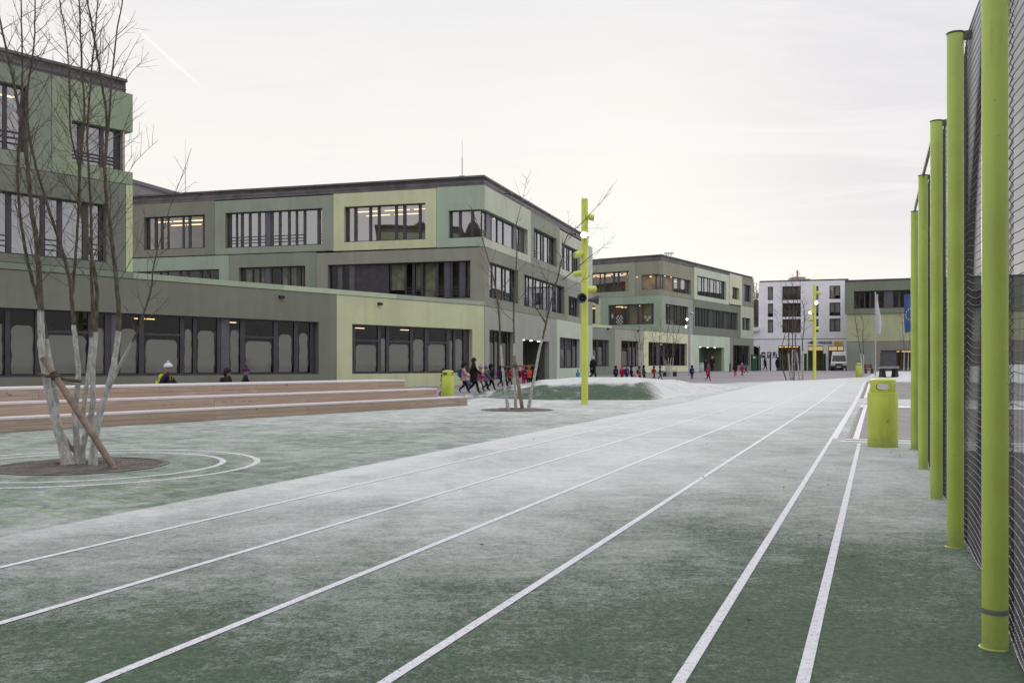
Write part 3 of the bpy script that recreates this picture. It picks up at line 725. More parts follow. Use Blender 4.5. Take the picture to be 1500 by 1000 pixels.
# ------------------------------------------------------------------ ground
TD = Vector(((1286-CX)/F, 1, 0)).normalized(); TN = Vector((TD.y, -TD.x, 0))       # running direction, to its right
def turf_mat(name='frosted_turf', mound=False):
    t = NT(name); g = t.n('ShaderNodeNewGeometry'); p = g.outputs['Position']
    sp = t.n('ShaderNodeSeparateXYZ', {0: p}); x, y = sp.outputs[0], sp.outputs[1]
    L = t.math('SUBTRACT', x, t.math('MULTIPLY', y, (1286-CX)/F))
    # how much hoar frost lies where (it melted towards the fence and under the near lanes)
    yw = t.math('ADD', y, t.math('MULTIPLY', t.math('SUBTRACT', t.noise(p, .25, 3), .5), 7))
    far_ = t.rng(yw, 3.9, 11.5, .0, .62)
    far_ = t.math('ADD', far_, t.rng(y, 16, 42, 0, .30))
    lane = t.math('MULTIPLY', t.rng(L, -1.0, -3.8, 0, .24), t.rng(y, 3.5, 6.5, 0, 1))
    right = t.math('MULTIPLY', t.rng(L, -1.4, -.2, 0, .05), t.rng(y, 12, 20, 1, 0))
    fr = t.math('SUBTRACT', t.math('ADD', far_, lane), right)
    left = t.rng(y, 9, 34, .25, .78)
    edge = t.rng(L, -6.84, -6.90, 0, 1)
    fr = t.math('ADD', t.math('MULTIPLY', fr, t.math('SUBTRACT', 1, edge)), t.math('MULTIPLY', left, edge))
    band = t.math('MULTIPLY', t.rng(L, -6.88, -6.84, 0, 1), t.rng(L, -6.5, -6.3, 1, 0))
    fr = t.math('ADD', fr, t.math('MULTIPLY', band, .10))
    big = t.noise(p, .42, 5, .62, None, .6); mid = t.noise(p, 2.1, 4, .65, None, .8); streak = t.noise(p, 4.5, 5, .72, (.75, 1.6, 1), .7)
    fine = t.noise(p, 80, 4, .8); tuft = t.noise(p, 26, 3, .7)
    fr = t.math('ADD', fr, t.math('MULTIPLY', t.math('SUBTRACT', big, .5), .80))
    fr = t.math('ADD', fr, t.math('MULTIPLY', t.math('SUBTRACT', mid, .5), t.math('ADD', .52, t.math('MULTIPLY', edge, .75))))
    fr = t.math('ADD', fr, t.math('MULTIPLY', t.math('SUBTRACT', t.noise(p, 12, 3, .7), .5), .42))
    fr = t.math('ADD', fr, t.math('MULTIPLY', t.math('SUBTRACT', streak, .5), .55))
    x_m = t.rng(x, 5.0, 6.3, 1, 0)
    if mound:
        nz = t.n('ShaderNodeSeparateXYZ', {0: g.outputs['Normal']}).outputs[2]
        fr = t.math('SUBTRACT', t.math('ADD', fr, .18), t.math('MULTIPLY', x_m, t.rng(t.math('ADD', t.math('SUBTRACT', nz, t.rng(x, -1.6, 1.6, .022, .0)), t.math('MULTIPLY', t.math('SUBTRACT', t.noise(p, 3.2, 4, .7, (1, .3, 1)), .5), .05)), .992, .955, 0, .95)))
    fr = t.math('ADD', fr, t.math('MULTIPLY', t.math('SUBTRACT', fine, .5), 1.0))
    fr = t.math('ADD', fr, t.math('MULTIPLY', t.math('SUBTRACT', tuft, .5), .38), True)
    green = t.mix(t.rng(tuft, .35, .65, 0, 1), (.056, .088, .062, 1), (.108, .150, .108, 1))
    green = t.mix(t.rng(fine, .35, .62, .55, 0), green, (.03, .045, .034, 1))
    green = t.mix(t.rng(t.noise(p, .8, 3), .45, .68, 0, .4), green, (.088, .13, .075, 1))
    green = t.mix(t.math('MULTIPLY', edge, 0.0 if mound else .5), green, (.15, .205, .15, 1))
    col = t.mix(t.rng(fr, .02, 1.0, 0, 1, 'LINEAR'), green, (.57, .585, .59, 1))
    h = t.math('ADD', t.math('MULTIPLY', fine, .6), t.math('MULTIPLY', tuft, .8))
    return t.bsdf(col, .9, 0, t.bump(h, .55, .02), .2)
M['turf'] = turf_mat(); M['turf_mound'] = turf_mat('frosted_turf_mound', True)
def asphalt(name, a, b, frost):
    t = NT(name); p = t.pos(); n1 = t.noise(p, .3, 5); n2 = t.noise(p, 60, 3, .8)
    col = t.mix(t.rng(n1, .3, .7, 0, 1), a, b)
    col = t.mix(t.rng(n2, .5, .75, 0, .35), col, (.36, .35, .36, 1))
    if frost: col = t.mix(t.rng(t.noise(p, 1.1, 5, .7), .5, .75, 0, frost), col, (.6, .6, .62, 1))
    return t.bsdf(col, .8, 0, t.bump(n2, .4, .01), .3)
M['plaza'] = asphalt('plaza_paving', (.20,.185,.195,1), (.265,.245,.255,1), .12)
M['court'] = asphalt('court_asphalt', (.175,.172,.168,1), (.22,.217,.21,1), .15)
M['rubber'] = asphalt('dark_rubber_court', (.045,.044,.05,1), (.07,.068,.075,1), .12)
def line_mat(name, c, wear):
    t = NT(name); p = t.pos(); n = t.noise(p, 30, 4, .75); n2 = t.noise(p, 120, 2, .7)
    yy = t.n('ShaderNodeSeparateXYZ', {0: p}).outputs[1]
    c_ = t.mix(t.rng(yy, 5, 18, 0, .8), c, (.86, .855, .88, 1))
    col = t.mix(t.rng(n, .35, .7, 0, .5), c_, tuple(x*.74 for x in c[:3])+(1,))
    f = t.rng(t.math('ADD', t.math('MULTIPLY', n2, .6), t.math('MULTIPLY', n, .4)), wear-.05, wear+.03, 0, 1)
    a = t.n('ShaderNodeBsdfPrincipled', {'Base Color': col, 'Roughness': .85, 'Specular IOR Level': .2, 'Normal': t.bump(n2, .5, .01)}).outputs[0]
    tr = t.n('ShaderNodeBsdfTransparent').outputs[0]
    return t.out(t.n('ShaderNodeMixShader', {0: f, 1: a, 2: tr}).outputs[0])
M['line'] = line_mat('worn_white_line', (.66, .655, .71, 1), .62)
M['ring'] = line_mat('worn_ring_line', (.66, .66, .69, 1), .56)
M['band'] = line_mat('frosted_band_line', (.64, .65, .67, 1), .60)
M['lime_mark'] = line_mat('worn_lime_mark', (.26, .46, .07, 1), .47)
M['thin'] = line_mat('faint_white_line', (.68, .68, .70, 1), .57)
def sheet(name, poly, off, mat, step=3.0, kind='structure', follow=True):
    bm = bmesh.new(); f = bm.faces.new([bm.verts.new((p[0], p[1], 0)) for p in poly])
    ys = [p[1] for p in poly]; cuts = [y for y, _ in GZ if min(ys) < y < max(ys)]
    for y in cuts:
        bmesh.ops.bisect_plane(bm, geom=bm.verts[:]+bm.edges[:]+bm.faces[:], plane_co=(0, y, 0), plane_no=(0, 1, 0))
    bmesh.ops.triangulate(bm, faces=bm.faces[:])
    for v in bm.verts: v.co.z = gz(v.co.y)+off
    bmesh.ops.recalc_face_normals(bm, faces=bm.faces[:])
    if sum(f.normal.z for f in bm.faces) < 0: bmesh.ops.reverse_faces(bm, faces=bm.faces[:])
    me = bpy.data.meshes.new(name); bm.to_mesh(me); bm.free(); me.materials.append(mat)
    o = bpy.data.objects.new(name, me); COL.objects.link(o)
    WL[o.name] = Vector((0, 0, 0)); return tag(o, kind=kind)
sheet('ground', [(-1500,-300),(1500,-300),(1500,2500),(-1500,2500)], 0, M['plaza'])
gp = lambda u, v: ground_at(u, v)
tb = [gp(690,587), gp(1070,561), gp(1268,552)]
sheet('turf', [(-45,-30),(60,-30),(110,120),(60,120),(40,100),(tb[2].x,tb[2].y),(tb[1].x,tb[1].y),(3,41),(-1.2,36.5),(-2.6,32),(-11.6,19.3),(-36,-15)], .004, M['turf'])
def strip(mb, p, q, w, off, n=1):
    p = Vector((p[0],p[1],0)); q = Vector((q[0],q[1],0)); d = (q-p).normalized(); nn = Vector((-d.y,d.x,0))*w/2
    ts = [0, 1]
    for y, _ in GZ:
        if min(p.y,q.y) < y < max(p.y,q.y): ts.append((y-p.y)/(q.y-p.y))
    ts.sort()
    for a, b in zip(ts, ts[1:]):
        P = p.lerp(q, a); Q = p.lerp(q, b)
        mb.add([(P-nn)+Vector((0,0,gz(P.y)+off)), (Q-nn)+Vector((0,0,gz(Q.y)+off)), (Q+nn)+Vector((0,0,gz(Q.y)+off)), (P+nn)+Vector((0,0,gz(P.y)+off))], [(0,1,2,3)])
# running lanes
lane_pts = [((995,1000),62),((565,1000),60),((140,1000),54),((0,914),48),((0,832),44)]
for (uv, yend) in lane_pts:
    a = gp(*uv); a0 = a - TD*(a.y+6)/TD.y; b = a + TD*((yend-a.y)/TD.y)
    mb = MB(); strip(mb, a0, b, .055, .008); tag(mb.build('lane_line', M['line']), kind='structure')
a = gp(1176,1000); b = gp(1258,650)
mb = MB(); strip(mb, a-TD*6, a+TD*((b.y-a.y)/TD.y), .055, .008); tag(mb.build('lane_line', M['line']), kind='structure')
# cross lines
for uv, l0, l1, w, m in (((1233,648), -5.2, .1, .06, 'thin'), ((1233,646.5), -.02, 6.5, .22, 'band'), ((1150,589), -9, -.4, .10, 'thin'), ((1100,575.5), -9, -.5, .10, 'thin')):
    a = gp(*uv); mb = MB(); strip(mb, a+TN*l0, a+TN*l1, w, .009); tag(mb.build('cross_line', M[m]), kind='structure')
# courts on the right
def court(u0, v0, u1, v1, wid, name='court'):
    a = gp(u0, v0); k = gp(u1, v1); n = (k-a).dot(TD); b = a + TD*n
    sheet(name, [(a.x,a.y), ((a+TN*wid).x,(a+TN*wid).y), ((b+TN*wid).x,(b+TN*wid).y), (b.x,b.y)], .010, M['court'])
    return a, b
a1, b1 = court(1240, 643, 1257, 597, 26); a2, b2 = court(1259.5, 583.5, 1271, 559, 26)
mb = MB(); strip(mb, a1+TN*.16-TD*.1, b1+TN*.16, .10, .014); strip(mb, a2+TN*.2, b2+TN*.2, .12, .014)
strip(mb, a1+TN*.9+TD*.5, a1+TN*3.2+TD*.5, .05, .014); strip(mb, a1+TN*3.6+TD*.45, a1+TN*6+TD*.45, .05, .014); strip(mb, a1+TN*4.3+TD*3, a1+TN*4.3+TD*9, .06, .014)
strip(mb, b1+TN*.0+TD*.9, b1+TN*26+TD*.9, 1.3, .014)
strip(mb, a1-TD*.16, a1+TN*26-TD*.16, .22, .014)
tag(mb.build('court_line', M['line']), kind='structure')
mb = MB(); strip(mb, a1+TN*.03, b1+TN*.03, .05, .013); strip(mb, a2+TN*.03, b2+TN*.03, .06, .013); tag(mb.build('drain_channel', plain('drain_grate', (.09,.09,.095,1), .6)), kind='structure')
mb = MB(); strip(mb, a1-TN*.22, b1-TN*.22+TD*20, .12, .009); tag(mb.build('lane_line', M['band']), kind='structure')
# rings round the big tree, planting pits
def ring(name, c, r, w, mat, off=.008, n=72, a0=0, a1=2*math.pi):
    mb = MB()
    for i in range(n):
        q = []
        for t, rr in ((i, r-w/2), (i+1, r-w/2), (i+1, r+w/2), (i, r+w/2)):
            a = lerp(a0, a1, t/n); x, y = c[0]+rr*math.cos(a), c[1]+rr*math.sin(a); q.append((x, y, gz(y)+off))
        mb.add(q, [(0,1,2,3)])
    return tag(mb.build(name, mat), kind='structure')
T1 = gp(112, 684); RC = (T1.x, T1.y+.15)
ring('ring_line', RC, 2.26, .085, M['ring']); ring('ring_line', RC, 1.80, .085, M['ring'])
def soil_mat():
    t = NT('planting_soil'); p = t.pos(); n = t.noise(p, 30, 4, .8); n2 = t.noise(p, 3, 3)
    col = t.mix(t.rng(n, .3, .7, 0, 1), (.055,.045,.042,1), (.20,.175,.165,1)); col = t.mix(t.rng(n2, .4, .7, 0, .5), col, (.24,.22,.215,1))
    col = t.mix(t.rng(t.noise(p, 90, 2), .62, .7, 0, .5), col, (.55,.54,.54,1))
    return t.bsdf(col, .95, 0, t.bump(n, .9, .03), .1)
M['soil'] = soil_mat()
def pit(c, r):
    mb = MB(); n = 40; rr = random.Random(5)
    prof = [(0,.035),(r*.45,.045),(r*.8,.03),(r*.93,.012),(r,.008)]
    for (ra, za), (rb, zb) in zip(prof, prof[1:]):
        for i in range(n):
            q = []
            for t, rad, z in ((i,ra,za),(i+1,ra,za),(i+1,rb,zb),(i,rb,zb)):
                a = 2*math.pi*t/n; k = 1+.025*math.sin(3*a+r)+.015*math.sin(7*a)
                x, y = c[0]+rad*k*math.cos(a), c[1]+rad*k*math.sin(a); q.append((x, y, gz(y)+z+(.012*math.sin(9*a+rad*9) if rad < r*.9 else 0)))
            mb.add(q, [(0,1,2,3)] if ra > 0 else [(0,2,3)])
    tag(mb.build('planting_pit', M['soil'], smooth=True), kind='structure')
    # worn turf lip
    ring('pit_edge', c, r+.05, .10, M['soil_edge'], .012, 60)
M['soil_edge'] = plain('pit_edge_rubber', (.12,.12,.11,1), .9, 0, .4, 5)
pit(RC, 1.0)
T2 = gp(757, 600.5); pit((T2.x, T2.y), .98)
mb = MB()
for (x0,y0,x1,y1) in ((0,510,262,590),(112,485,412,558),(335,484,582,530),(520,465,715,504),(640,450,842,484),(-60,590,95,624)):
    strip(mb, gp(x0/3,560+y0/3), gp(x1/3,560+y1/3), .055, .009)
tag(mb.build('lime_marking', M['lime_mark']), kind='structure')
mb = MB(); strip(mb, gp(250,700), gp(205,720), .05, .009)

# ------------------------------------------------------------------ turf mounds
def lin_tab(tab, x):
    if x <= tab[0][0]: return tab[0][1]
    for (a, va), (b, vb) in zip(tab, tab[1:]):
        if x <= b: return lerp(va, vb, sstep(a, b, x))
    return tab[-1][1]
def lt(tab, x):
    for (a, va), (b, vb) in zip(tab, tab[1:]):
        if x <= b: return lerp(va, vb, (x-a)/(b-a))
    return tab[-1][1]
def mound(name, x0, x1, front, back, hgt, steep, nx, ny, ribs=0):
    mb = MB(); vs = []
    for i in range(nx+1):
        x = lerp(x0, x1, i/nx); f = lt(front, x); b = lt(back, x); h = lin_tab(hgt, x); st = lt(steep, x)
        for j in range(ny+1):
            t = (j/ny)**1.5; y = lerp(f, b, t); q_ = min(1, t/st); k = (lerp(1-(1-q_)**1.25, sstep(0, 1, q_), sstep(5.0, 6.6, x)))*(1-sstep(.62, 1, t))
            k = k*(.88+.12*sstep(st, .55, t))
            z = gz(y)+.001+h*k
            if ribs and x > 5.2: z += .035*math.sin((x*1.1-y*.9)*4.5)*k*sstep(5.2, 7, x)*sstep(11.3, 9.5, x)
            vs.append((x+.06*math.sin(y*2), y, z))
    fs = [(i*(ny+1)+j, (i+1)*(ny+1)+j, (i+1)*(ny+1)+j+1, i*(ny+1)+j+1) for i in range(nx) for j in range(ny)]
    mb.add(vs, fs); o = mb.build(name, M['turf_mound'], smooth=True); return tag(o, kind='structure')
mound('mound', -2.0, 12.2, [(-2,37.6),(-.3,35.6),(1.4,34.6),(5.2,34.6),(6.3,36.4),(8.5,40.5),(12.2,48.5)],
      [(-2,39.2),(0,43.5),(3,46.5),(7,49),(12.2,51.0)], [(-2,0),(-.9,.16),(.2,.40),(1.6,.62),(3.0,.70),(5.4,.68),(7.5,.50),(9.5,.27),(12.2,0)],
      [(-2,.35),(1,.18),(4.9,.16),(6.2,.34),(8,.55),(12.2,.6)], 140, 60, 1)
mound('mound', 27.0, 38, [(27,66),(31,62),(38,62)], [(27,68),(31,71),(38,72)], [(27,0),(29.5,.35),(33,.95),(38,1.1)], [(27,.5),(38,.5)], 30, 30)

# ------------------------------------------------------------------ wooden tiers
def wood_mat(name, a, b, frost=0.0):
    t = NT(name); p = t.pos(); isl = t.n('ShaderNodeNewGeometry').outputs['Random Per Island']
    mp = t.n('ShaderNodeMapping', {'Vector': p, 'Rotation': (0, 0, -math.atan2(BD.y, BD.x))}).outputs[0]
    mp = t.n('ShaderNodeVectorMath', {0: mp, 1: t.n('ShaderNodeCombineXYZ', {2: t.math('MULTIPLY', isl, 37)}).outputs[0]}, operation='ADD').outputs[0]
    gr = t.noise(mp, 9, 5, .65, (.12, 1.5, 4), .6); knot = t.noise(mp, 6, 2, .5, (.7, 1, 1.6))
    col = t.mix(t.rng(gr, .3, .7, 0, 1), a, b)
    col = t.mix(t.math('MULTIPLY', isl, .5), col, (a[0]*1.02, a[1]*.95, a[2]*.90, 1))
    col = t.mix(t.rng(knot, .70, .75, 0, .75), col, (a[0]*.45, a[1]*.38, a[2]*.34, 1))
    col = t.mix(t.rng(t.noise(p, 1.3, 4), .45, .7, 0, .25), col, (.30,.27,.25,1))
    if frost: col = t.mix(t.rng(t.noise(p, 5, 4, .7), .25, .6, frost*.75, frost), col, (.70,.66,.69,1))
    return t.bsdf(col, .7, 0, t.bump(gr, .2, .01), .25)
B0 = gp(0, 634); B1 = gp(685, 593.5); BD = Vector((B1.x-B0.x, B1.y-B0.y, 0)).normalized(); BN = Vector((-BD.y, BD.x, 0))
M['larch'] = wood_mat('larch_plank', (.34,.25,.185,1), (.51,.405,.32,1)); M['tread'] = wood_mat('frosted_tread', (.36,.28,.25,1), (.48,.40,.37,1), .95)
tiers = empty('wooden_tiers', (B1.x, B1.y, 0), 'three-step wooden seating tiers with frost-whitened treads along the low wing', 'seating')
L0 = -(B1-B0).length*1.45
for k in range(3):
    s_end = -.55*k*1.0 + (0 if k == 0 else -.45*k); zt = .285*(k+1)+.012; zb = .285*k+.012
    rs = MB(); s = s_end; rr = random.Random(20+k)
    first = True
    cuts = []
    while s > L0:
        ln = 1.15+1.9*rr.random() if first else rr.choice((2.95, 3.0, 4.2)); first = False
        cuts.append((max(L0, s-ln), s)); s -= ln
    for a, b in cuts:
        hh = zt-.045-zb; m = zb+hh*rr.choice((.44, .46))
        for z0, z1 in ((zb, m-.005), (m+.005, zt-.047)):
            c = Vector((B1.x, B1.y, 0))+BD*((a+b)/2)+BN*(.5*k+.02+rr.uniform(0,.004))
            rs.obox((c.x, c.y, (z0+z1)/2), BD, BN, (0,0,1), (b-a)/2-.003, .018, (z1-z0)/2)
    # return at the right-hand end
    dp = .5 if k < 2 else 1.1
    c = Vector((B1.x, B1.y, 0))+BD*(s_end-.018)+BN*(.5*k+.04+dp/2)
    for z0, z1 in ((zb, zb+.11), (zb+.118, zt-.045)):
        rs.obox((c.x, c.y, (z0+z1)/2), BN, BD, (0,0,1), dp/2+(.0 if k < 2 else 0), .018, (z1-z0)/2)
    rs.build('riser', M['larch'], tiers)
    td = MB(); s = s_end+.012
    while s > L0:
        a = max(L0, s-3.6)
        for q in range(4 if k < 2 else 8):
            c = Vector((B1.x, B1.y, 0))+BD*((a+s)/2)+BN*(.5*k-.01+.066+.135*q)
            td.obox((c.x, c.y, zt-.022), BD, BN, (0,0,1), (s-a)/2-.003, .064, .022)
        s -= 3.6
    td.build('tread', M['tread'], tiers)

# ------------------------------------------------------------------ waste bins
def evaluated(o):
    dg = bpy.context.evaluated_depsgraph_get(); me = bpy.data.meshes.new_from_object(o.evaluated_get(dg)); return me
def make_bin():
    b = empty('waste_bin', (0,0,0))
    mb = MB(); mb.lathe([(.232,0),(.236,.012),(.236,.88),(.232,.892),(.19,.896)], 40); body = mb.build('bin_body', M['lime'], b, True, True)
    hd = MB(); n = 40
    hd.lathe([(.205,.893),(.207,.90),(.207,1.07),(.197,1.098),(.15,1.115),(.0,1.123)], n)
    inner = [(.0,.897),(.19,.897),(.19,1.06),(.18,1.085),(.0,1.10)]
    o = hd.build('bin_hood', M['lime'], b, False, True)
    ih = MB(); ih.lathe(inner, n); io = ih.build('cutter', M['dark'])
    io.location = (0,0,.897); io.data.transform(Matrix.Translation((0,0,0)))
    cu = MB(); pts = []
    for i in range(28):
        a = 2*math.pi*i/28; ca, sa = math.cos(a), math.sin(a)
        pts.append((.096*math.copysign(abs(ca)**.8, ca), .985+.056*math.copysign(abs(sa)**.8, sa)))
    cu.add([(x,-.5,z) for x, z in pts]+[(x,.5,z) for x, z in pts], [tuple(range(28)), tuple(range(28,56))[::-1]]+[(i,i+28,(i+1)%28+28,(i+1)%28) for i in range(28)])
    co = cu.build('cutter', M['dark']); co.data.transform(Matrix.Translation(WL[co.name])); co.location = (0,0,0)
    io.data.transform(Matrix.Translation(WL[io.name])); io.location = (0,0,0)
    c2 = co.copy(); COL.objects.link(c2); c2.rotation_euler = (0,0,math.pi/2)
    for cc in (io, co, c2):
        bm = bmesh.new(); bm.from_mesh(cc.data); bmesh.ops.recalc_face_normals(bm, faces=bm.faces[:]); bm.to_mesh(cc.data); bm.free()
    bm = bmesh.new(); bm.from_mesh(o.data); bmesh.ops.recalc_face_normals(bm, faces=bm.faces[:]); bm.to_mesh(o.data); bm.free()
    for cc in (io, co, c2):
        md = o.modifiers.new('cut', 'BOOLEAN'); md.operation = 'DIFFERENCE'; md.object = cc; md.solver = 'EXACT'
    bpy.context.view_layer.update()
    me = evaluated(o); o.modifiers.clear(); o.data = me; me.materials.clear(); me.materials.append(M['lime'])
    me.polygons.foreach_set('use_smooth', [True]*len(me.polygons)); me.set_sharp_from_angle(angle=math.radians(35))
    for cc in (io, co, c2): bpy.data.objects.remove(cc)
    dr = MB(); m = 14
    for a0, a1 in ((-1.0, .42),):
        vs = []
        for i in range(m+1):
            a = lerp(a0, a1, i/m)
            for r, z in ((.2375,.11),(.2405,.115),(.2405,.80),(.2375,.805)): vs.append((r*math.sin(a), -r*math.cos(a), z))
        dr.add(vs, [(i*4+j, (i+1)*4+j, (i+1)*4+j+1, i*4+j+1) for i in range(m) for j in range(3)])
    d = dr.build('bin_door', M['lime'], b, True, True)
    lk = MB(); a = .34; lk.lathe([(.013,-.002),(.013,.006),(.006,.008)], 12, (.241*math.sin(a), -.241*math.cos(a), .43), axis=(math.sin(a), -math.cos(a), 0)); lk.build('lock', M['steel'], d, True, True)
    return b
BIN = make_bin()
def place(root, loc, rz, label, cat, group, sc=1, first=[set()]):
    o = root
    if root.name in first[0]: o = copy_tree(root)
    else: first[0].add(root.name)
    o.location = loc; o.rotation_euler = (0,0,rz); o.scale = (sc,sc,sc); tag(o, label, cat, group); WL[o.name] = Vector(loc); return o
g1 = gp(1293, 654); place(BIN, (g1.x, g1.y, .004), -.42, 'large lime-yellow waste bin standing nearest, beside the grey court and the netted fence', 'waste bin', 'lime waste bins')
place(BIN, (px(656, 34.6), 34.6, gz(34.6)+.002), -.5, 'lime waste bin behind the right end of the wooden tiers', 'waste bin', 'lime waste bins')
place(BIN, (px(1258, 74.5), 74.5, gz(74.5)+.004), .3, 'small far lime waste bin in front of the sports hall beside a thin tree', 'waste bin', 'lime waste bins')

# ------------------------------------------------------------------ netted fence
fence = empty('ball_fence', (px(1396, 6.77), 6.77, 0), 'tall fence of lime-painted steel posts with a slack dark ball net beside the track', 'fence')
post_px = [(1457.5,950),(1399.4,802),(1371.7,731),(1352.2,687),(1339.8,658)]
pp = [gp(u, v) for u, v in post_px]
dl = (pp[1]-pp[0]); pp = [pp[0]-dl*1.02] + pp
HT = 1.35+(CY-50)/F*pp[2].y
M['cord'] = plain('dark_net_cord', (.055,.05,.06,1), .7, 0, .2, 40)
M['cordl'] = plain('frosted_net_cord', (.30,.29,.32,1), .8, 0, .4, 60)
M['cap'] = plain('post_cap', (.14,.15,.10,1), .5)
for i, p in enumerate(pp):
    mb = MB(); r = .0575
    mb.lathe([(r,0),(r,HT-.01),(r-.004,HT)], 28, (p.x, p.y, 0)); po = mb.build('post', M['limed'], fence, True)
    mb = MB(); mb.lathe([(r+.004,HT),(r+.004,HT+.008),(.01,HT+.016)], 28, (p.x, p.y, 0))
    q = p+TN*(r+.02); mb.obox((q.x, q.y, HT-.02), TN, TD, (0,0,1), .035, .02, .03); mb.build('post_cap', M['cap'], po, True)
    mb = MB(); mb.lathe([(r+.007,.004),(r+.007,.008),(r+.002,.011)], 28, (p.x-TN.x*.006, p.y-TN.y*.006, 0)); mb.build('base_collar', M['limed'], po)
    if i == 1:
        mb = MB(); mb.lathe([(r+.0012,.172),(r+.0018,.176),(r+.0018,.192),(r+.0012,.196)], 28, (p.x, p.y, 0)); mb.build('tape_band', plain('grey_tape', (.16,.165,.15,1), .5), po, True)
    # lacing cord that ties the net to the post
    lc = MB(); P = []
    for z in range(1, 150):
        q = p+TN*(r+(.004 if z % 2 else .020))+TD*(.004 if z % 4 < 2 else -.004); P.append((q.x, q.y, z*.025))
    lc.tube(P, .0022, 4); lc.build('lacing', M['cord'], po)
# net: cords along and across, slack between the posts
e = pp[0]-dl*3+TN*.12; f = pp[-1]+TN*.12
sheet('court', [(e.x,e.y), ((e+TN*30).x,(e+TN*30).y), ((f+TN*30).x,(f+TN*30).y), (f.x,f.y)], .0095, M['rubber'])
def net_pt(i, t, z):
    a, b = pp[i], pp[i+1]; q = a.lerp(b, t)+TN*(.0575+.022)
    sag = math.sin(math.pi*t)
    w = z/HT
    off = .022*sag*math.sin(5.2*w+i*1.7)+.008*math.sin(2*math.pi*t*2+z*3.1+i)*sag + .012*sag
    dz = -.085*sag*(.3+.7*abs(math.cos(3.4*w+i)))+.025*math.sin(2*math.pi*t+z*2.2+i*2)*sag
    low = max(0, 1-z/.25)
    return Vector((q.x+TN.x*off, q.y+TN.y*off, max(.012, z+dz+.015*low)))
nv = MB(); nh = MB()
for i in range(len(pp)-1):
    n = int((pp[i+1]-pp[i]).length/.031)
    for k in range(n):
        t = k/n; nv.tube([net_pt(i, t, z) for z in [HT*j/14 for j in range(15)]], .0014, 3, False)
    m = int(HT/.050)
    for k in range(m+1):
        z = .015+(HT-.03)*k/m
        nh.tube([net_pt(i, j/16, z) for j in range(17)], .0027 if 0 < k < m else .005, 3, False)
net = nv.build('net', M['cord'], fence, True); nh.build('net_cord', M['cordl'], net, True)
mb = MB(); a = pp[5]+TN*.0; b = pp[4]+TN*.0; c = pp[3]+TN*.0
mb.tube([(a.x,a.y,HT+.01),(b.x,b.y,HT+.01),(c.x,c.y,HT-.02)], .020, 8); mb.build('top_rail', M['cap'], fence)

# ------------------------------------------------------------------ lamp poles
M['lamp'] = emit('lit_lamp_lens', (1, .86, .58, 1), 14); M['lens'] = plain('lamp_lens_dim', (.75,.72,.6,1), .2)
M['horn'] = plain('dark_horn', (.06,.06,.075,1), .45)
M['limep'] = plain('lime_pole_paint', C(172, 180, 76, 1.4), .4, 0, .06, 1.2, .45)
def spot(parent, z, ang, tilt, lit, size=1.0, arm=.20, nm='floodlight'):
    """drum floodlight on a short bracket; ang: heading seen from above, tilt down"""
    d = Vector((math.cos(ang), math.sin(ang), 0)); c = d*arm+Vector((0,0,z))
    ax = (d*math.cos(tilt)-Vector((0,0,math.sin(tilt)))).normalized()
    mb = MB(); r = .108*size
    mb.lathe([(r*.35,-.20*size),(r*.72,-.18*size),(r*.96,-.10*size),(r,.02),(r,.17*size),(r*.9,.17*size),(r*.88,.12*size)], 20, c+ax*.06, axis=ax)
    mb.tube([Vector((0,0,z)), c-ax*.02], .03, 8)
    o = mb.build(nm, M['limep'], parent, True, True)
    ln = MB(); ln.lathe([(r*.86,.125*size),(r*.86,.135*size),(r*.3,.145*size)], 20, c+ax*.06, axis=ax); ln.build('lens', M['lamp'] if lit else M['lens'], o, True, True)
    return o
def horn(parent, z, ang):
    d = Vector((math.cos(ang), math.sin(ang), 0)); mb = MB(); c = d*.12+Vector((0,0,z))
    mb.lathe([(.05,-.04),(.06,.06),(.075,.14),(.11,.24),(.165,.33),(.17,.34),(.155,.335),(.09,.24),(.05,.12),(.02,.11)], 22, c, axis=d)
    mb.tube([Vector((0,0,z)), c], .03, 6)
    o = mb.build('horn_speaker', M['horn'], parent, True, True)
    ph = MB(); ph.lathe([(.03,.14),(.035,.2),(.012,.235)], 12, c, axis=d); ph.build('phase_plug', M['steel'], o, True, True); return o
def lamp_pole(h):
    r = empty('lamp_pole', (0,0,0)); mb = MB()
    mb.lathe([(.115,0),(.115,h-.01),(.11,h),(.02,h+.004)], 28); mb.build('pole', M['limep'], r, True, True)
    mb = MB(); mb.lathe([(.17,.005),(.17,.02),(.118,.022)], 28); mb.build('base_plate', M['limep'], r, False, True)
    return r
g = gp(856.5, 592); h1 = H+(CY-291.5)/F*g.y-gz(g.y); k1 = g.y/F
lp = lamp_pole(h1); zl = lambda v: H+(CY-v)*k1-gz(g.y)
spot(lp, zl(320)+.03, -.55, .25, 1); spot(lp, zl(346)+.05, -1.72, .30, 1, 1.05, .16); spot(lp, zl(371)-.02, 3.7, .38, 0); spot(lp, zl(400), 2.45, .1, 0, .95); spot(lp, zl(423)-.02, .55, -.15, 0, 1.05)
horn(lp, zl(438), -1.85); horn(lp, zl(439.5), .1)
lp.location = (g.x, g.y, gz(g.y)+.003); tag(lp, 'tall lime lamp pole with floodlights and two grey horn speakers before the turf mound', 'lamp pole', 'lime lamp poles')
g = gp(1193, 556.5); h2 = H+(CY-416.5)/F*g.y-gz(g.y); k2 = g.y/F; zl2 = lambda v: H+(CY-v)*k2-gz(g.y)
lq = lamp_pole(h2)
spot(lq, zl2(429), -.1, .15, 1, 1.1); spot(lq, zl2(443), -1.6, .25, 1, 1.2, .16); spot(lq, zl2(457), 3.6, .3, 1, 1.05); spot(lq, zl2(468.5), 2.4, .1, 0); spot(lq, zl2(481), .5, -.1, 0)
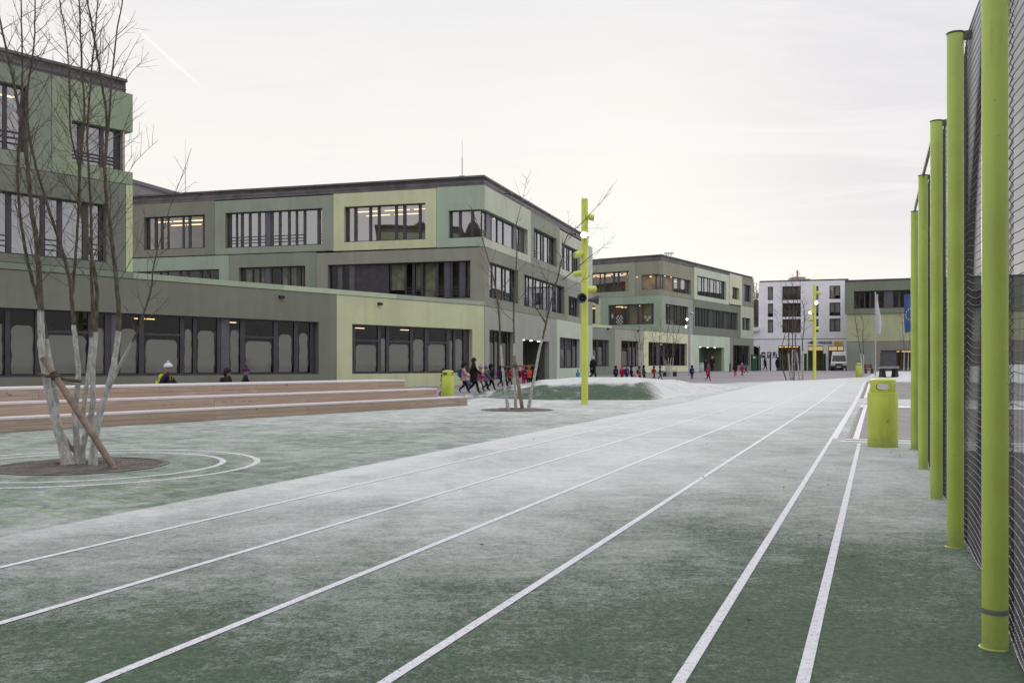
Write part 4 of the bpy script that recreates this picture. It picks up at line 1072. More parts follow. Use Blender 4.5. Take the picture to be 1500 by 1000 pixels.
lq.location = (g.x, g.y, gz(g.y)+.003); tag(lq, 'farther lime lamp pole without speakers, in front of the white apartment house', 'lamp pole', 'lime lamp poles')
# slim grey lamp by the farther block
g = Vector((px(1010, 79), 79, gz(79))); gl_ = empty('lamp_pole', g, 'slim grey lamp pole with small lit floodlights before the farther green block', 'lamp pole')
zz = lambda v: H+(CY-v)*79/F
mb = MB(); mb.lathe([(.11,0),(.10,zz(452)-g.z),(.02,zz(452)-g.z+.01)], 16); mb.build('pole', plain('pale_grey_pole', (.45,.45,.52,1), .5), gl_, True, True)
for v, a, lit in ((459,-.6,0),(467,-2.3,1),(477.5,-2.6,1)):
    o = spot(gl_, zz(v)-g.z, a, .25, lit, .95, .2)
    o.data.materials[0] = M['steel']
# ------------------------------------------------------------------ trees
def bark_mat():
    t = NT('young_bark'); p = t.pos(); n = t.noise(p, 22, 4, .7, (1, 1, .35)); n2 = t.noise(p, 5, 3)
    col = t.mix(t.rng(n, .3, .7, 0, 1), (.055,.046,.034,1), (.16,.14,.11,1)); col = t.mix(t.rng(n2, .5, .75, 0, .5), col, (.10,.11,.05,1))
    return t.bsdf(col, .85, 0, t.bump(n, .7, .01), .2)
def white_bark():
    t = NT('white_trunk_paint'); p = t.pos(); n = t.noise(p, 16, 5, .75, (1, 1, .45), .4); n2 = t.noise(p, 42, 3, .7, (1, 1, .5)); n3 = t.noise(p, 3, 3)
    col = t.mix(t.rng(n, .35, .62, 0, .85), (.60,.60,.585,1), (.29,.285,.27,1))
    col = t.mix(t.rng(n3, .5, .72, 0, .45), col, (.34,.32,.28,1))
    col = t.mix(t.rng(n2, .63, .70, 0, .85), col, (.06,.055,.05,1))
    return t.bsdf(col, .9, 0, t.bump(n, .8, .015), .15)
M['bark'] = bark_mat(); M['wbark'] = white_bark(); M['twig'] = plain('twig_bark', (.115,.088,.08,1), .8, 0, .3, 2)
M['stake'] = plain('stake_wood', (.22,.165,.135,1), .8, 0, .3, 8, bump=.4); M['rope'] = plain('coir_tie', (.13,.095,.075,1), .95, 0, .4, 20, bump=.5)
def spline(pts, n):
    pts = [Vector(p) for p in pts]; P = [pts[0]*2-pts[1]]+pts+[pts[-1]*2-pts[-2]]; out = []
    for i in range(1, len(P)-2):
        a, b, c, d = P[i-1:i+3]
        for k in range(n):
            t = k/n; out.append(.5*((2*b)+(c-a)*t+(2*a-5*b+4*c-d)*t*t+(3*b-a-3*c+d)*t**3))
    out.append(pts[-1]); return out
def twig(mb, p, d, L, r, rng, lvl, maxl, n=5):
    pts = [p]; q = p; dd = d.normalized()
    for i in range(n):
        dd = (dd+Vector((rng.gauss(0,.09), rng.gauss(0,.09), rng.gauss(.07,.06)))).normalized(); q = q+dd*(L/n); pts.append(q)
    mb.tube(pts, [lerp(r, r*.35, i/n) for i in range(n+1)], 3 if lvl > 0 else 4, False)
    if lvl >= maxl: return
    k = max(2, int(L/.16)) if lvl == 0 else max(1, int(L/.2))
    for i in range(k):
        t = rng.uniform(.2, .95); a = pts[min(n-1, int(t*n))].lerp(pts[min(n, int(t*n)+1)], t*n % 1)
        ax = (pts[-1]-pts[0]).normalized(); s = ax.orthogonal(); s.rotate(Matrix.Rotation(rng.uniform(0, 6.283), 3, ax))
        twig(mb, a, (ax*.85+s*rng.uniform(.45,.8)), L*rng.uniform(.25,.5)*(1.15-t*.5), max(r*.55, .0016), rng, lvl+1, maxl, 4)
def tree(label, base, stems, seed, group, cat='tree', twig_from=.35, dens=7.0, tl=(.5,1.1), maxl=2, rmin=.0035, name='bare_tree', wig=.006):
    """stems: dicts with pts (world), r0, r1, white (z where the lime wash ends) """
    rng = random.Random(seed); root = empty(name, base, label, cat, group)
    tw = MB()
    for st in stems:
        P = spline(st['pts'], 7); n = len(P)
        P = [p+Vector((rng.gauss(0,wig), rng.gauss(0,wig), 0))*(0 if i == 0 else min(1, i/4))*st['r0']*9 for i, p in enumerate(P)]
        zs = [p.z for p in P]; L = [0]
        for a, b in zip(P, P[1:]): L.append(L[-1]+(b-a).length)
        ra = [lerp(st['r0'], st['r1'], (l/L[-1])**st.get('pw', .62))*(1+rng.uniform(-.025,.025)) for l in L]
        if st.get('flare'): ra = [r*(1+.35*math.exp(-l/.12)) for r, l in zip(ra, L)]
        w = st.get('white')
        mb = MB()
        if w is not None and P[0].z < w:
            k = next((i for i, z in enumerate(zs) if z > w), n-1)
            if 0 < k:
                f = (w-zs[k-1])/max(1e-6, zs[k]-zs[k-1]); f = max(.02, min(.98, f)); mid_ = P[k-1].lerp(P[k], f); rm = lerp(ra[k-1], ra[k], f)
                mb.tube(P[:k]+[mid_], [r*1.01 for r in ra[:k]]+[rm*1.0], 10, True, 0)
                mb.tube([mid_-(P[k]-P[k-1]).normalized()*.02]+P[k:], [rm*.97]+ra[k:], 8, True, 1)
        else: mb.tube(P, ra, 8, True, 1)
        mb.build('stem', [M['wbark'], M['bark']], root, True)
        # side shoots
        tot = L[-1]; s0 = st.get('from', twig_from)*tot; m = int((tot-s0)*st.get('dens', dens)); ang = rng.uniform(0, 6.28)
        for j in range(m):
            l = s0+(tot-s0)*(j+rng.random())/m; i = max(0, min(n-2, next((q for q in range(n-1) if L[q+1] >= l), n-2)))
            t = (l-L[i])/max(1e-6, L[i+1]-L[i]); p = P[i].lerp(P[i+1], t); ax = (P[i+1]-P[i]).normalized(); rr = lerp(ra[i], ra[i+1], t)
            ang += 2.4+rng.uniform(-.4,.4); s = ax.orthogonal(); s.rotate(Matrix.Rotation(ang, 3, ax))
            ln = rng.uniform(*tl)*lerp(1.0, .45, (l/tot)**2)*st.get('tls', 1)
            twig(tw, p+s*rr*.6, ax*rng.uniform(.8,1.25)+s*rng.uniform(.6,.95), ln, max(rmin, min(rr*.5, rmin*2.2)), rng, 0, maxl)
        twig(tw, P[-1], P[-1]-P[-2], rng.uniform(*tl)*.9, max(ra[-1], rmin*.8), rng, 0, maxl)
    tw.build('twigs', M['twig'], root)
    return root
def S(Y, dY, uv, r0, r1, white=None, **k):
    """stem through photo points at depth Y, drifting by dY towards its tip; first point stands on the soil"""
    pts = []
    for i, (u, v) in enumerate(uv): pts.append(pt(u, v, Y+dY*i/(len(uv)-1)))
    if k.pop('root', True): pts[0].z = gz(pts[0].y)-.02
    d = dict(pts=pts, r0=r0, r1=r1, white=(None if white is None else H+(CY-white)/F*(Y+dY*.4))); d.update(k); return d
Y1 = T1.y
big = [
 S(Y1-.02, .25, [(101,685),(89,640),(76,590),(64,530),(60,480),(59,445),(55,366),(48,318),(42,262),(36,205),(26,150),(12,85),(1,35),(-14,-40)], .074, .009, 457, flare=1),
 S(Y1+.05, .35, [(84,600),(78,555),(70,510),(63,470),(50,420),(38,372),(28,300),(26,240),(30,170),(33,90),(31,10),(36,-60)], .040, .007, 497, root=False, dens=6),
 S(Y1+.08, .5, [(114,684),(112,640),(109,605),(115,555),(112,515),(108,475),(106,450),(103,418),(96,385),(86,350),(72,308),(58,262),(44,205),(40,140),(50,60),(52,-30)], .047, .008, 476, flare=1),
 S(Y1+.2, .1, [(106,430),(111,370),(114,324),(117,262),(116,247),(104,197),(102,150),(101,110),(97,55),(88,5),(80,-50)], .024, .006, None, root=False),
 S(Y1+.10, -.35, [(119,682),(122,650),(131,618),(136,588),(136,540),(140,490),(141,455),(142,428),(138,395),(131,362),(122,326),(116,285),(118,230),(124,165),(120,100),(117,20),(112,-60)], .046, .008, 486, flare=1),
 S(Y1+.16, .2, [(120,628),(124,585),(130,540),(134,497),(136,455),(134,405),(134,360),(133,300),(130,250),(128,190),(134,110),(140,40),(147,-40)], .037, .007, 494, root=False),
 S(Y1-.05, .3, [(136,685),(138,650),(147,605),(160,562),(169,520),(174,478),(174,455),(171,420),(166,368),(160,322),(156,292),(153,242),(155,228),(156,166),(148,115),(139,62),(128,2),(118,-60)], .055, .008, 485, flare=1),
 S(Y1+.02, .1, [(155,228),(157,200),(160,173),(163,120),(167,85),(172,40),(179,5),(182,-40)], .020, .007, None, root=False, dens=5),
 S(Y1+.0, -.5, [(158,572),(170,545),(182,522),(199,490),(212,455),(221,425),(224,395),(231,365),(241,332)], .028, .006, 500, root=False, dens=9, tls=.6),
 S(Y1+.0, .5, [(92,635),(104,655),(118,668),(128,675),(136,684)], .026, .036, 300, root=False, dens=0),
]
tree('large bare multi-stemmed tree with white-painted lower stems, nearest, inside the white ring lines', (RC[0], RC[1], 0), big, 3, 'bare trees with white-painted trunks', twig_from=.36, dens=10, tl=(.45,1.25), rmin=.0025)
def stake(label, a, b, r, ties=()):
    o = empty('tree_stake', (a.x, a.y, a.z), label, 'stake', 'wooden tree stakes')
    mb = MB(); mb.tube([a-Vector((0,0,.02)), a.lerp(b,.5), b], [r*1.02, r, r*.98], 14); mb.build('post', M['stake'], o, True)
    for q in ties:
        mb = MB(); P = spline(q, 4); rr = random.Random(2)
        mb.tube(P, [.018*(1+rr.uniform(-.2,.2))]*len(P), 7); c = q[len(q)//2]
        d = (b-a).normalized()
        for k in range(3): 
            for A in range(10):
                a0, a1 = A*.6283, (A+1)*.6283; e = d.orthogonal().normalized(); f = d.cross(e); cc = c+d*(k-1)*.028
                mb.tube([cc+(e*math.cos(a0)+f*math.sin(a0))*(r+.008), cc+(e*math.cos(a1)+f*math.sin(a1))*(r+.008)], .014, 5)
        mb.build('tie', M['rope'], o, True)
    return o
a = pt(168, 681, Y1-.35); a.z = .03; b = pt(63, 524, Y1-.10)
stake('thick slanting wooden stake leaning among the stems of the large near tree', a, b, .043, [[pt(57,548,Y1-.10), pt(70,551,Y1-.13), pt(80,550,Y1-.15), pt(97,556,Y1-.05), pt(119,558,Y1+.0)]])
Y2 = T2.y
mid_t = [
 S(Y2, .2, [(744.5,602),(740,570),(736,535),(733,498),(730,450),(724,414),(721,400),(713,372),(705,345)], .052, .013, 505, flare=1, tls=.8),
 S(Y2+.2, .2, [(755.5,599),(754,560),(753,500),(752.5,470),(753,432),(757,372),(756,332),(759,318)], .05, .012, 503, flare=1, tls=.7),
 S(Y2-.1, -.2, [(774,600.5),(778,575),(782,556),(790,513),(796,491),(805.6,448),(815,414),(823,380),(826,358),(833,343),(849,330),(862,316)], .056, .011, 496, flare=1),
 S(Y2-.1, .2, [(800,474),(790,458),(782,446),(779,430)], .03, .012, None, root=False),
 S(Y2-.1, -.2, [(824,410),(840,397),(858,381),(872,370)], .02, .008, None, root=False, dens=2),
]
tree('bare three-stemmed tree with white-painted trunks before the turf mound and the middle block', (T2.x, T2.y, 0), mid_t, 8, 'bare trees with white-painted trunks', twig_from=.45, dens=3.2, tl=(.8,1.9), rmin=.0065, maxl=1)
a = pt(765.5, 601, Y2-.2); a.z = .02; b = pt(752.5, 521, Y2-.15)
stake('leaning wooden stake tied across the three stems of the tree before the mound', a, b, .055, [[pt(735,536.5,Y2), pt(745,537.5,Y2-.08), pt(754.5,536,Y2-.2), pt(770,536,Y2-.2), pt(784,535,Y2-.1)]])
G_ = 'bare trees with white-painted trunks'
Y3 = 66
t3 = [S(Y3,0,[(1152,556),(1147,540),(1146,520),(1146,505),(1152,480),(1150,460),(1146,440)],.05,.014,None),
      S(Y3+.6,0,[(1158.5,557),(1156,535),(1155,517),(1155.5,500),(1155,480),(1156,455),(1153,430)],.075,.018,517),
      S(Y3,0,[(1161,557),(1160.5,530),(1161,512),(1161,495),(1161,470),(1163,448),(1161,425)],.07,.018,512),
      S(Y3-.4,0,[(1171,557),(1169,535),(1167,517),(1165,500),(1165,478),(1167,452),(1170,430)],.07,.018,516),
      S(Y3,0,[(1176,557.5),(1176,535),(1176,515),(1175.5,500),(1178,478),(1178.5,462),(1177,448),(1174,441)],.075,.018,514)]
tree('bare cluster of thin stems with white trunks beside the farther lamp pole', (px(1163,Y3), Y3, gz(Y3)), t3, 12, G_, twig_from=.5, dens=3.0, tl=(.9,2.2), rmin=.012, maxl=1)
a = Vector((px(1163,Y3-.6), Y3-.6, gz(Y3))); stake('dark brown stake inside the far stem cluster, wrapped with a woven tie', a, pt(1164.5,512,Y3-.5), .05, [[pt(1154,532,Y3-.5),pt(1164,530,Y3-.5),pt(1176,530,Y3-.4)]])
Y4 = 76
t4 = [S(Y4,0,[(1263,552.5),(1262,535),(1260.5,517),(1257,493),(1254,474),(1251.5,462)],.07,.02,517), S(Y4,0,[(1264,552.5),(1264.5,535),(1265,519),(1264,490),(1264.5,474),(1262,464)],.06,.02,519)]
tree('small thin bare tree beside the far lime bin before the sports hall', (px(1263,Y4), Y4, gz(Y4)), t4, 15, G_, twig_from=.5, dens=2.5, tl=(.8,1.5), rmin=.012, maxl=1)
Y5 = 95
t5 = [S(Y5,0,[(1324,543),(1324.5,510),(1323,492),(1320.5,466),(1316,448)],.05,.012,515), S(Y5,0,[(1330,543),(1331,510),(1333,490),(1331,470)],.05,.012,515)]
tree('faint bare tree under the blue flag against the sports hall', (px(1326,Y5), Y5, gz(Y5)), t5, 16, G_, twig_from=.4, dens=2.5, tl=(.8,1.8), rmin=.014, maxl=1)
Y6 = 76
t6 = [S(Y6,0,[(939,543),(937.5,527),(935,514),(932,498),(930,484)],.065,.012,514), S(Y6,.3,[(940.5,543),(940,525),(938,508),(936,490),(937,478)],.065,.012,511), S(Y6,.3,[(942,543),(943,525),(941,508),(944,492)],.055,.012,512)]
tree('small bare tree with white trunks before the two glazed doors of the farther block', (px(940,Y6), Y6, gz(Y6)), t6, 17, G_, twig_from=.45, dens=3, tl=(.6,1.3), rmin=.011, maxl=1)
Y7 = 78
t7 = [S(Y7,0,[(978,543),(976,530),(967,515),(958,500),(955,484)],.05,.011,527), S(Y7,0,[(979,543),(979,525),(977,505),(978,484),(981,466)],.055,.011,524),
      S(Y7,0,[(980,543),(983,525),(989,505),(993,486),(998,472)],.05,.011,524), S(Y7,.3,[(979,543),(972,525),(966,500),(968,480),(966,466)],.05,.011,522), S(Y7,.3,[(981,543),(986,528),(988,510),(986,490),(988,470)],.045,.011,524)]
tree('spreading bare multi-stemmed tree in front of the yellow-green panel of the farther block', (px(979,Y7), Y7, gz(Y7)), t7, 18, G_, twig_from=.4, dens=3.2, tl=(.6,1.6), rmin=.011, maxl=1)
Y8 = 150
t8 = [S(Y8,0,[(1107+i*1.6,540),(1107+i*1.6,480),(1106+i*2.4-2,445),(1105+i*3-3,428)],.2,.06,None) for i in range(3)]
tree('sunlit bare treetop in the gap between the farther block and the white house', (px(1107,Y8), Y8, gz(Y8)), t8, 19, None, twig_from=.55, dens=5, tl=(1.5,3.2), rmin=.03, maxl=1, name='bare_tree')

# ------------------------------------------------------------------ yard furniture in the distance
Yt = 74; tt = empty('table_tennis_table', (px(1301,Yt), Yt, gz(Yt)), 'dark concrete table tennis table with two thick legs before the sports hall', 'table')
mb = MB(); mb.obox(pt(1301,538.4,Yt), TN, TD, (0,0,1), .80, 1.35, .045); mb.build('table_top', plain('frosted_slab', (.33,.33,.35,1), .7), tt, bevel=.01)
for u in (1292.5, 1311):
    mb = MB(); zt_ = pt(u,539,Yt).z-.05; x = px(u,Yt); z0 = gz(Yt)
    mb.hexa([(x-.15,Yt-.4,z0),(x+.15,Yt-.4,z0),(x+.15,Yt+.4,z0),(x-.15,Yt+.4,z0),(x-.11,Yt-.3,zt_),(x+.11,Yt-.3,zt_),(x+.11,Yt+.3,zt_),(x-.11,Yt+.3,zt_)])
    mb.build('leg', plain('dark_concrete', (.06,.06,.065,1), .8), tt)
mb = MB(); z = pt(1301,538.4,Yt).z+.046; 
for k in range(2): mb.obox(Vector((px(1301,Yt),Yt,z+.07)), TN, TD, (0,0,1), .82, .01, .07)
mb.build('net', M['steel'], tt)
def flag(pole_u, base_v, top_v, Y, label, side, fu0, fu1, fv0, fv1, mat, emblem=None):
    o = empty('flag_pole', (px(pole_u,Y), Y, gz(Y)), label, 'flag pole', 'flag poles before the sports hall'); zt_ = pt(pole_u,top_v,Y).z
    mb = MB(); mb.lathe([(.07,0),(.05,zt_-gz(Y)),(.07,zt_-gz(Y)+.02),(.02,zt_-gz(Y)+.08)], 14); mb.build('pole', plain('grey_pole', (.42,.44,.47,1), .4, .3), o, True, True)
    w = (fu1-fu0)/F*Y; x0 = px(fu0,Y); zt2 = pt(0,fv0,Y).z; zb2 = pt(0,fv1,Y).z; fm = MB(); nx, nz = 12, 18; rr = .5
    def fp(a, b, d=0):
        wv = .16*math.sin(a*5.5+b*2.2)*(.25+abs(a-(0 if side > 0 else 1))) + .05*math.sin(b*7+a*3)
        sag = .55*(a if side > 0 else 1-a)*(1-b)*.35
        return Vector((x0+w*a+(.1*math.sin(b*5)*a), Y+wv+d-.02, lerp(zb2, zt2, b)-sag))
    fm.add([fp(i/nx, j/nz) for i in range(nx+1) for j in range(nz+1)], [(i*(nz+1)+j,(i+1)*(nz+1)+j,(i+1)*(nz+1)+j+1,i*(nz+1)+j+1) for i in range(nx) for j in range(nz)])
    fo = fm.build('flag', mat, o, True)
    if emblem:
        em = MB()
        for k in range(12):
            an = 2*math.pi*k/12; ca, cb = .50+.36*math.cos(an), .47+.145*math.sin(an)
            c = fp(ca, cb, -.03); st = []
            for q in range(10):
                rr_ = .085 if q % 2 == 0 else .034; t = math.pi/2+q*math.pi/5; st.append(c+Vector((rr_*math.cos(t), -.012, rr_*math.sin(t))))
            em.add(st, [tuple(range(10))[::-1]])
        em.build('star_ring', plain('pale_stars', (.75,.72,.5,1), .7), fo)
    return o
flag(1282.3, 550, 429, 78, 'grey flag pole with a limp white banner before the sports hall', 1, 1283, 1288.5, 431, 486, plain('white_flag', (.62,.62,.68,1), .9, 0, .1, 1))
flag(1340.5, 550, 426, 78, 'flag pole with a limp blue flag bearing a ring of stars, partly behind the fence', -1, 1325.5, 1339.5, 431, 484.5, plain('blue_flag', (.055,.095,.27,1), .85, 0, .12, 1), 1)
# bench under the hall wall, stone bench and litter bin near the farther block
Yb = 88; bo = empty('bench', (px(1273,Yb), Yb, gz(Yb)), 'brown wooden bench against the grey-green base of the sports hall', 'bench')
mb = MB(); 
for k in range(3): mb.box(px(1267,Yb), px(1279,Yb), Yb-.25+k*.17, Yb-.10+k*.17, gz(Yb)+.42, gz(Yb)+.47)
mb.build('seat', plain('bench_wood', (.19,.10,.07,1), .7), bo)
mb = MB()
for k in range(2): mb.box(px(1267,Yb), px(1279,Yb), Yb+.27, Yb+.31, gz(Yb)+.55+k*.17, gz(Yb)+.69+k*.17)
mb.build('backrest', plain('bench_wood', (.19,.10,.07,1), .7), bo)
for u in (1268.5, 1277.5):
    mb = MB(); x = px(u,Yb); mb.box(x-.05,x+.05,Yb-.22,Yb+.26,gz(Yb),gz(Yb)+.42); mb.box(x-.04,x+.04,Yb+.2,Yb+.27,gz(Yb)+.4,gz(Yb)+.86); mb.build('leg', M['frame'], bo)
Yb = 77; bo = empty('stone_bench', (px(982,Yb), Yb, gz(Yb)), 'low pale stone bench with a dark gap under it by the spreading tree', 'bench')
mb = MB(); mb.box(px(971,Yb), px(991,Yb), Yb-.3, Yb+.3, gz(Yb)+.36, gz(Yb)+.50); mb.build('seat', plain('pale_stone', (.46,.46,.44,1), .8), bo, bevel=.015)
for u in (973.5, 988.5):
    mb = MB(); x = px(u,Yb); mb.box(x-.12,x+.12,Yb-.24,Yb+.24,gz(Yb),gz(Yb)+.36); mb.build('leg', M['dark'], bo, bevel=.01)
Yb = 92; bo = empty('litter_bin', (px(1027.5,Yb), Yb, gz(Yb)), 'pale grey cylindrical litter bin at the entrance recess of the farther block', 'litter bin')
mb = MB(); mb.lathe([(.22,0),(.235,.02),(.235,.80),(.22,.82)], 18); mb.build('bin_body', plain('pale_bin', (.46,.46,.50,1), .45), bo, True, True)
mb = MB(); mb.lathe([(.245,.83),(.25,.86),(.25,.93),(.17,.96),(.165,.90),(.1,.90)], 18); mb.build('bin_rim', M['steel'], bo, True, True)
Yb = 95; bo = empty('bollard', (px(1069.5,Yb), Yb, gz(Yb)), 'dark bollard right of the entrance recess of the farther block', 'bollard')
mb = MB(); mb.lathe([(.09,0),(.085,.80),(.10,.81),(.10,.88),(.06,.93)], 14); mb.build('post', M['frame'], bo, True, True)
mb = MB(); mb.lathe([(.101,.83),(.104,.84),(.104,.865),(.101,.875)], 14); mb.build('reflector_band', M['steel'], bo, True, True)
# green mesh gates at the street
M['dgreen'] = plain('dark_green_metal', (.012,.055,.032,1), .45); M['dgreen2'] = plain('green_metal', (.02,.09,.05,1), .45)
Yg = 121
def gate(label, u0, u1, vt, n, grp='green mesh gates towards the street'):
    o = empty('mesh_gate', (px((u0+u1)/2,Yg), Yg, gz(Yg)), label, 'gate', grp); zt_ = pt(u0,vt,Yg).z; z0 = gz(Yg)
    for u in (u0, u1):
        mb = MB(); x = px(u,Yg); mb.box(x-.09,x+.09,Yg-.09,Yg+.09,z0,zt_+.08); mb.box(x-.10,x+.10,Yg-.10,Yg+.10,zt_+.08,zt_+.11); mb.build('post', M['dgreen'], o)
    mb = MB(); x0, x1 = px(u0,Yg)+.09, px(u1,Yg)-.09; k = int((x1-x0)/.12)
    for i in range(k+1): x = lerp(x0, x1, i/k); mb.box(x-.008,x+.008,Yg-.008,Yg+.008,z0+.06,zt_)
    for i in range(9): z = lerp(z0+.08, zt_-.02, i/8); mb.box(x0,x1,Yg-.016,Yg-.009,z-.011,z+.011)
    mb.build('mesh_panel', M['dgreen'], o)
gate('green mesh gate left of the stem cluster, below the posters of the white house', 1113.5, 1128.5, 520, 0)
gate('green mesh gate behind the white-stemmed cluster', 1143.5, 1179, 519, 0)
gate('green mesh gate below the press shop lettering', 1180.5, 1207, 519, 0)
gate('green mesh gate next to the white van', 1208.5, 1222, 519, 0)
Yb = 112; bo = empty('clothes_container', (px(1104,Yb), Yb, gz(Yb)), 'tall dark green cabinet with a pale label at the corner of the farther block', 'cabinet')
x0, x1, zt_ = px(1101,Yb), px(1108.5,Yb), pt(0,519.5,Yb).z
mb = MB(); mb.box(x0,x1,Yb-.3,Yb+.3,gz(Yb),zt_-.06); mb.build('body', M['dgreen2'], bo, bevel=.02)
mb = MB(); mb.box(x0-.04,x1+.04,Yb-.34,Yb+.34,zt_-.06,zt_); mb.build('lid', M['dgreen'], bo, bevel=.02)
mb = MB(); mb.box(x0+.1,x0+.36,Yb-.312,Yb-.302,zt_-.42,zt_-.22); mb.build('sticker', M['white'], bo)

# ------------------------------------------------------------------ van
def make_van():
    Yv = 117.5; cx = px(1236,Yv)+.35; z0 = gz(Yv+2); van = empty('van', (cx, Yv+2.6, z0), 'white delivery van with dark windscreen, half hidden behind the corner of the sports hall', 'van')
    hw = .98
    prof = [(0,.45),(-.05,.75),(.02,.98),(.62,1.18),(1.25,1.95),(1.5,2.38),(1.9,2.48),(5.1,2.50),(5.2,2.3),(5.2,.45)]
    mb = MB(); n = len(prof); P = []
    for sx in (-1, 1):
        for y, z in prof:
            k = 1-.13*max(0, (z-1.1)/1.4)
            P.append((cx+sx*hw*k, Yv+y, z0+z))
    mb.add(P, [tuple(range(n)), tuple(range(n,2*n))[::-1]]+[(i,(i+1)%n,(i+1)%n+n,i+n) for i in range(n)])
    body = mb.build('body', plain('white_van_paint', (.68,.68,.70,1), .3, 0, .05, 1), van, bevel=.05)
    g = MB(); 
    def q(y, z, k): return (cx+k, Yv+y, z0+z)
    g.add([q(.63,1.215,-.84),q(.63,1.215,.84),q(1.235,1.965,.76),q(1.235,1.965,-.76)], [(0,1,2,3)]); g.v = [v+Vector((0,-.02,.012)) for v in g.v]
    g.build('windscreen', plain('dark_glass', (.03,.05,.05,1), .08), body)
    for sx in (-1, 1):
        s = MB(); s.add([(cx+sx*.955, Yv+.75, z0+1.25),(cx+sx*.955, Yv+1.75, z0+1.25),(cx+sx*.905, Yv+1.75, z0+1.9),(cx+sx*.905, Yv+1.3, z0+1.9)], [(0,1,2,3)]); s.build('side_window', plain('dark_glass', (.03,.05,.05,1), .08), body)
        h = MB(); h.obox((cx+sx*.72, Yv-.03, z0+.93), (1,0,-.0), (0,1,.2), (0,0,1), .17, .04, .11); h.build('headlight', plain('headlight_glass', (.6,.62,.65,1), .15), body, bevel=.02)
        m = MB(); m.obox((cx+sx*1.12, Yv+.85, z0+1.35), (1,0,0), (0,1,0), (0,0,1), .10, .06, .17); m.tube([(cx+sx*.94,Yv+.9,z0+1.3),(cx+sx*1.1,Yv+.87,z0+1.3)], .03, 6); m.build('side_mirror', M['dark'], body)
        for yy in (.85, 4.2):
            w = MB(); w.lathe([(.20,-.10),(.33,-.11),(.35,-.07),(.35,.07),(.33,.11),(.20,.10)], 22, (cx+sx*.88, Yv+yy, z0+.35), axis=(1,0,0)); wo = w.build('wheel', M['dark'], van, True)
            r = MB(); r.lathe([(.19,.0),(.19,.09),(.06,.115)], 14, (cx+sx*.88, Yv+yy, z0+.35), axis=(sx,0,0)); r.build('rim', M['steel'], wo)
    b = MB(); b.obox((cx, Yv-.07, z0+.52), (1,0,0), (0,1,0), (0,0,1), .97, .09, .17); b.build('bumper', plain('grey_bumper', (.05,.05,.055,1), .6), body, bevel=.04)
    b = MB(); b.obox((cx, Yv-.055, z0+.86), (1,0,0), (0,1,0), (0,0,1), .46, .03, .10)
    for k in range(3): b.obox((cx, Yv-.09, z0+.80+k*.06), (1,0,0), (0,1,0), (0,0,1), .45, .012, .012, 1)
    b.build('grille', [M['dark'], M['frame']], body)
    b = MB(); b.obox((cx, Yv-.168, z0+.50), (1,0,0), (0,1,0), (0,0,1), .26, .006, .055); b.build('number_plate', M['white'], body)
make_van()
for o in scene.objects:
    if o.name == 'van': o.rotation_euler = (0, 0, -.36)
# ------------------------------------------------------------------ people
def skin_obj(verts, edges, radii, roots, sub=1):
    me = bpy.data.meshes.new('skin'); me.from_pydata([tuple(v) for v in verts], edges, [])
    o = bpy.data.objects.new('skin', me); COL.objects.link(o)
    o.modifiers.new('skin', 'SKIN').use_smooth_shade = True
    sv = me.skin_vertices[0].data
    for i, r in enumerate(radii):
        rr = r if hasattr(r, '__len__') else (r, r)
        sv[i].radius = rr; sv[i].use_root = i in roots
    s = o.modifiers.new('sub', 'SUBSURF'); s.levels = sub; s.render_levels = sub
    bpy.context.view_layer.update()
    m2 = evaluated(o); bpy.data.objects.remove(o); return m2
def join_meshes(name, meshes):
    bm = bmesh.new()
    for m in meshes: bm.from_mesh(m)
    me = bpy.data.meshes.new(name); bm.to_mesh(me); bm.free()
    me.polygons.foreach_set('use_smooth', [True]*len(me.polygons)); return me
dummy = [plain('cloth_slot', (.1,.1,.1,1), .9) for _ in range(3)]
